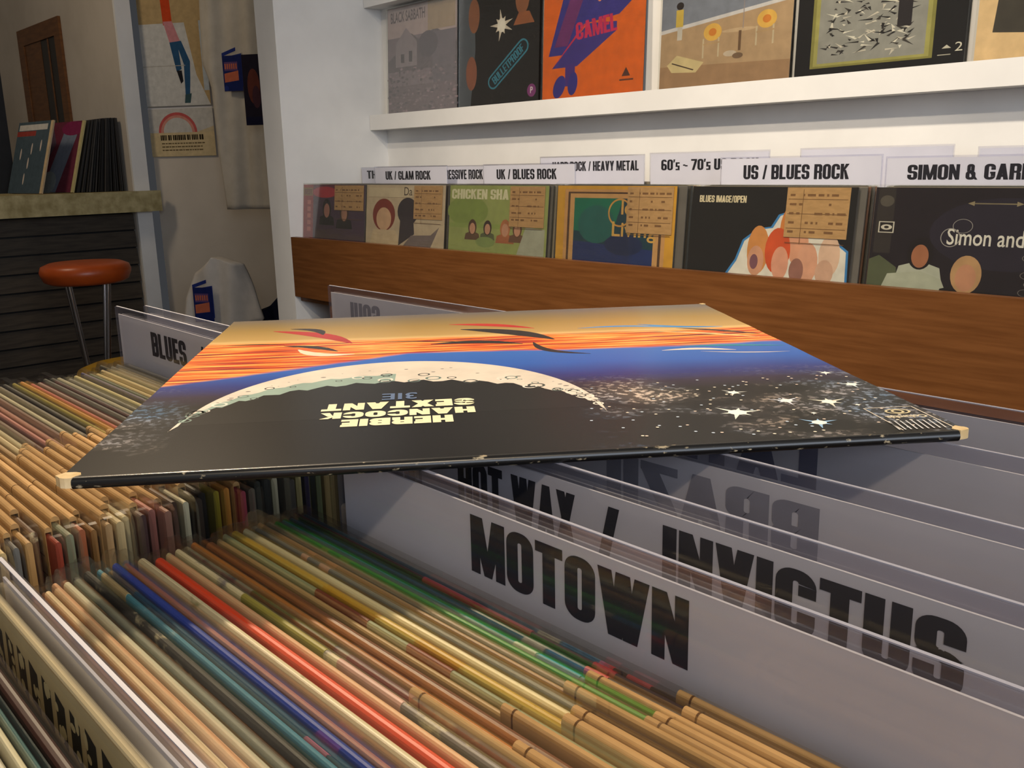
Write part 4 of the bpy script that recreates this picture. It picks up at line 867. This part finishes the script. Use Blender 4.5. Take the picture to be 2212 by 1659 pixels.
# window with a wooden frame in the wall behind the counter
wy = 1.62
t = struct(obj('window_1', None, loc=(-5.26, wy, H + .2)))
def wf(name, x0, x1, z0, z1, y0, y1, mat): MB().box(x0, x1, y0, y1, z0 - .2, z1 - .2).build(name, mat, t)
wf('window_frame', -.335, -.25, -.20, .72, -.014, -.001, 'frame_wood'); wf('window_frame', -.0+.245, -.0+.327, -.20, .72, -.014, -.001, 'frame_wood')
wf('window_frame', -.25, .245, .64, .72, -.014, -.001, 'frame_wood'); wf('window_frame', -.25, .245, -.20, -.13, -.014, -.001, 'frame_wood')
wf('window_board', -.25, .01, -.13, .64, -.008, -.001, 'frame_wood'); wf('pane', -.0+.01, .245, -.13, .64, -.006, -.001, 'dark_glass'); wf('glazing_bar', -.0+.115, .13, -.13, .64, -.009, -.0061, 'frame_wood')

# ------------------------------------------------------------------ posters and shirts in the recess
def recess_sheet(name, label, cat, s0, s1, z0, z1, a, out=.012, curl=.0):
    t = thing(name, label, cat, onrecess((s0 + s1) / 2, out, H + z0), (0, 0, OANG))
    wd = s1 - s0; ht = z1 - z0
    MB().box(-wd / 2, wd / 2, 0, .0012, 0, ht).build('sheet', 'white_paper', t)
    a.build('poster_print', t, loc=(0, -.0003, 0))
BEI = (196, 178, 142)
PW, PZ0, PZ1 = .310, .272, .78
a = Art(PW, PZ1 - PZ0)
def pv(z): return (z - PZ0) / (PZ1 - PZ0)
a.rect(0, 0, 1, 1, (178, 152, 108)); a.poly([(.0, .0), (1.0, 0), (.82, .25), (.70, pv(.615)), (.0, pv(.615))], (196, 194, 188)); a.rect(.92, .12, 1, pv(.62), (176, 184, 190))
a.poly([(.36, 1.0), (.50, 1.0), (.52, .66), (.38, .66)], (196, 70, 34)); a.poly([(.38, .69), (.52, .69), (.62, .52), (.46, .50)], (196, 132, 136))
a.poly([(.45, .52), (.63, .53), (.74, .36), (.72, .22), (.68, .02), (.62, .03), (.64, .34), (.58, .46), (.60, .30), (.52, .28)], (46, 82, 116)); a.poly([(.52, .29), (.60, .29), (.61, .20), (.57, .18)], (36, 36, 40)); a.poly([(.60, .02), (.69, .02), (.72, .10), (.62, .09)], (60, 84, 88)); a.line([(0, .33), (.66, .33)], .006, (166, 162, 152))
recess_sheet('poster', 'tall poster of a leg in blue trousers on the far wall', 'poster', .003, .003 + PW, PZ0, PZ1, a, .012)
a = Art(.314, .205); a.rect(0, 0, 1, 1, (196, 178, 142)); a.poly([(0, .45), (.62, .45), (1, .62), (1, 1), (0, 1)], (190, 186, 178)); a.rect(0, 0, 1, .5, (198, 178, 138))
for q, col in ((1.0, (188, 88, 84)), (.86, (200, 136, 120))):
    N_ = 20; ts = [math.pi * i / N_ for i in range(N_ + 1)]
    a.faces([(.44 + .30 * q * math.cos(t_), .50 + .42 * q * math.sin(t_)) for t_ in ts] + [(.44 + .26 * q * math.cos(t_), .50 + .36 * q * math.sin(t_)) for t_ in ts], [(i, i + 1, N_ + 2 + i, N_ + 1 + i) for i in range(N_)], col)
rr = random.Random(4); u = .16
while u < .80:
    l_ = rr.uniform(.015, .03); a.rect(u, .34, u + l_, .45, (50, 42, 30)); u += l_ + rr.choice([.006, .006, .022])
for q in range(3):
    u = .17
    while u < .80:
        l_ = rr.uniform(.02, .06); a.rect(u, .26 - q * .07, u + l_, .285 - q * .07, (104, 88, 62)); u += l_ + .01
recess_sheet('poster', 'small poster with a red arch and fine print under the tall poster', 'poster', .002, .316, .056, .265, a, .010)

def cloth(name, outline, mat, thick, parent, amp, freq, seed, y0=0.0, loc=(0, 0, 0), rot=(0, 0, 0), n=26):
    """a hanging garment: filled outline on a grid, folded by waves, with real thickness"""
    xs = [p[0] for p in outline]; zs = [p[1] for p in outline]
    x0, x1, z0, z1 = min(xs), max(xs), min(zs), max(zs)
    def inside(x, z):
        c = False; j = len(outline) - 1
        for i in range(len(outline)):
            xi, zi = outline[i]; xj, zj = outline[j]
            if (zi > z) != (zj > z) and x < (xj - xi) * (z - zi) / (zj - zi + 1e-12) + xi: c = not c
            j = i
        return c
    def row(z):                                       # spans of the outline at this height
        r = []
        for i in range(len(outline)):
            (xa, za), (xb, zb) = outline[i], outline[(i + 1) % len(outline)]
            if (za > z) != (zb > z): r.append(xa + (xb - xa) * (z - za) / (zb - za))
        return sorted(r)
    rows = 40; mb = MB(); prev = None; grid = []
    for k in range(rows + 1):
        z = z0 + (z1 - z0) * min(max(k / rows, .002), .998); r = row(z)
        a_, b_ = (r[0], r[-1]) if len(r) >= 2 else (x0, x1)
        line = []
        for i in range(n + 1):
            x = a_ + (b_ - a_) * i / n
            yv = amp * math.sin(freq * x + seed + 2.2 * z) * (.5 + .5 * (z1 - z) / (z1 - z0)) + amp * .5 * math.sin(freq * 2.3 * x + seed * 2 - 4 * z)
            e = min(i, n - i) / n
            line.append((x, y0 + yv, z, min(1, e * 8)))
        grid.append(line)
    vs = [(p[0], p[1] - thick * (.2 + .8 * p[3]), p[2]) for l in grid for p in l] + [(p[0], p[1] + thick * (.2 + .8 * p[3]), p[2]) for l in grid for p in l]
    o = (rows + 1) * (n + 1); fs = []
    for k in range(rows):
        for i in range(n):
            q = k * (n + 1) + i
            fs.append((q, q + 1, q + n + 2, q + n + 1)); fs.append((o + q, o + q + n + 1, o + q + n + 2, o + q + 1))
    for k in range(rows):
        q = k * (n + 1); fs.append((q, q + n + 1, o + q + n + 1, o + q)); q += n; fs.append((q, o + q, o + q + n + 1, q + n + 1))
    for i in range(n):
        fs.append((i, o + i, o + i + 1, i + 1)); q = rows * (n + 1) + i; fs.append((q, q + 1, o + q + 1, o + q))
    mb.add(vs, fs, True)
    return mb.build(name, mat, parent, loc=loc, rot=rot)

def shirt_print(parent, x, z, s, y):
    a = Art(.1, .2); B = (38, 52, 118); O = (190, 104, 76)
    a.poly([(0, .86), (.72, .98), (.72, .90), (0, .78)], B); a.poly([(0, .76), (1, .84), (1, .10), (.18, .04), (.18, .12), (.86, .18), (.86, .72), (0, .64)], B); a.rect(.0, .0, .96, .80, (30, 40, 92)); a.rect(.08, .46, .76, .66, (96, 70, 110)); a.poly([(.06, .20), (.78, .24), (.78, .46), (.06, .40)], O)
    for i in range(6): a.rect(.10 + i * .11, .50, .17 + i * .11, .62, O)
    a.ell(.12, .07, .12, .06, B)
    return a.build('shirt_print', parent, loc=(x, y, z), scale=(s, 1, s))
# hanging t-shirt
t = thing('t_shirt', 'pale grey t-shirt with a blue and orange print hanging in the recess', 't-shirt', onrecess(.585, .26, H - .17), (0, 0, OANG))
body = [(x_, z_ * 1.16) for x_, z_ in [(-.10, 0), (.115, 0), (.125, .30), (.13, .58), (.21, .50), (.25, .62), (.10, .78), (-.02, .80), (-.14, .74), (-.155, .50), (-.12, .42), (-.11, .2)]]
cloth('body', body, 'shirt_cloth', .018, t, .012, 34, 1.0)
shirt_print(t, -.005, .470, .85, -.040)
t2 = thing('t_shirt', 'second pale t-shirt hanging half hidden behind the partition edge', 't-shirt', onrecess(.80, .08, H - .17), (0, 0, OANG))
cloth('body', [(-.11, -.0), (.2, -.0), (.2, .8), (-.10, .8)], 'shirt_cloth', .016, t2, .014, 30, 2.5)
t3 = thing('dark_banner', 'dark navy and rust banner hanging next to the partition', 'banner', onrecess(.735, .44, H + .160), (0, 0, OANG))
a = Art(.085, .26); a.rect(0, 0, 1, 1, (34, 30, 42)); a.ell(.5, .55, .3, .25, (96, 52, 44)); a.rect(0, 0, 1, .12, (26, 26, 48)); a.ell(.6, .4, .2, .16, (70, 44, 52))
MB().box(-.0425, .0425, 0, .01, 0, .26).build('sheet', 'navy_cloth', t3); a.build('banner_print', t3, loc=(0, -.001, 0))
# navy padded chair-like seat with a white shirt draped over it
def blob(name, mat, parent, prof, n=28, seed=0, wob=.08, flat=1.0):
    mb = MB(); vs = []; k = len(prof)
    for i in range(n):
        t_ = 2 * math.pi * i / n
        for j, (r_, z) in enumerate(prof):
            q = r_ * (1 + wob * math.sin(3 * t_ + seed + z * 9) + wob * .6 * math.sin(7 * t_ + seed * 2 - z * 14))
            vs.append((q * math.cos(t_), q * math.sin(t_) * flat, z))
    fs = []
    for i in range(n):
        j = (i + 1) % n
        fs += [(i * k + q, j * k + q, j * k + q + 1, i * k + q + 1) for q in range(k - 1)]
    fs.append(tuple(i * k for i in range(n))[::-1]); fs.append(tuple(i * k + k - 1 for i in range(n)))
    mb.add(vs, fs, True)
    return mb.build(name, mat, parent)
px, py, _ = onrecess(.60, .38, 0)
t = thing('folded_jackets', 'heap of navy cloth on a low stand beside the partition', 'clothes', (px, py, 0), (0, 0, OANG))
MB().box(-.26, .30, -.18, .18, 0, .44).build('stand', 'bin_wood', t)
cloth('navy_cloth', [(-.28, 0), (.34, 0), (.34, .28), (.25, .235), (.12, .13), (-.05, .07), (-.28, .05)], 'navy_cloth', .11, t, .012, 20, 0.5, loc=(0, -.02, .4405))
px, py, _ = onrecess(.545, .56, 0)
t = thing('t_shirt', 'white t-shirt with a blue print draped over the navy heap', 't-shirt', (px + .02, py, H - .62), (0, 0, OANG))
cloth('body', [(-.14, 0), (.05, 0), (.10, .06), (.12, .10), (.17, .02), (.20, .04), (.165, .16), (.13, .26), (.02, .285), (-.08, .22), (-.12, .12)], 'white_cloth', .03, t, .014, 26, 3.0)
shirt_print(t, -.02, .035, .85, -.052)

# ------------------------------------------------------------------ stools
def stool(loc, zs, r, mat, label):
    t = thing('bar_stool', label, 'stool', loc)
    MB().lathe([(0, zs - .072), (r * .80, zs - .072), (r * .93, zs - .062), (r * .99, zs - .04), (r, zs - .030), (r * .96, zs - .012), (r * .80, zs - .002), (0, zs)], 40).build('seat', mat, t)
    for q in (-2.36, -1.2, 0.78, 1.95):
        c, s_ = math.cos(q), math.sin(q)
        MB().tube((c * .075, s_ * .075, zs - .073), (c * .03, s_ * .03, zs * .45), .0085).tube((c * .03, s_ * .03, zs * .45), (c * .20, s_ * .20, .0), .0085).build('leg', 'chrome', t)
    mb = MB(); n = 36
    for i in range(n):
        a0 = 2 * math.pi * i / n; a1 = 2 * math.pi * (i + 1) / n
        mb.tube((.135 * math.cos(a0), .135 * math.sin(a0), zs * .40), (.135 * math.cos(a1), .135 * math.sin(a1), zs * .40), .006, n=8, caps=False)
    mb.build('foot_ring', 'white_metal', t)
stool((-3.413, 1.10, 0), .815, .148, 'seat_vinyl', 'bar stool with a thick orange-brown round seat by the counter')
stool((-2.72, .985, 0), .575, .165, 'seat_yellow', 'low stool with a yellow round seat behind the front bin')
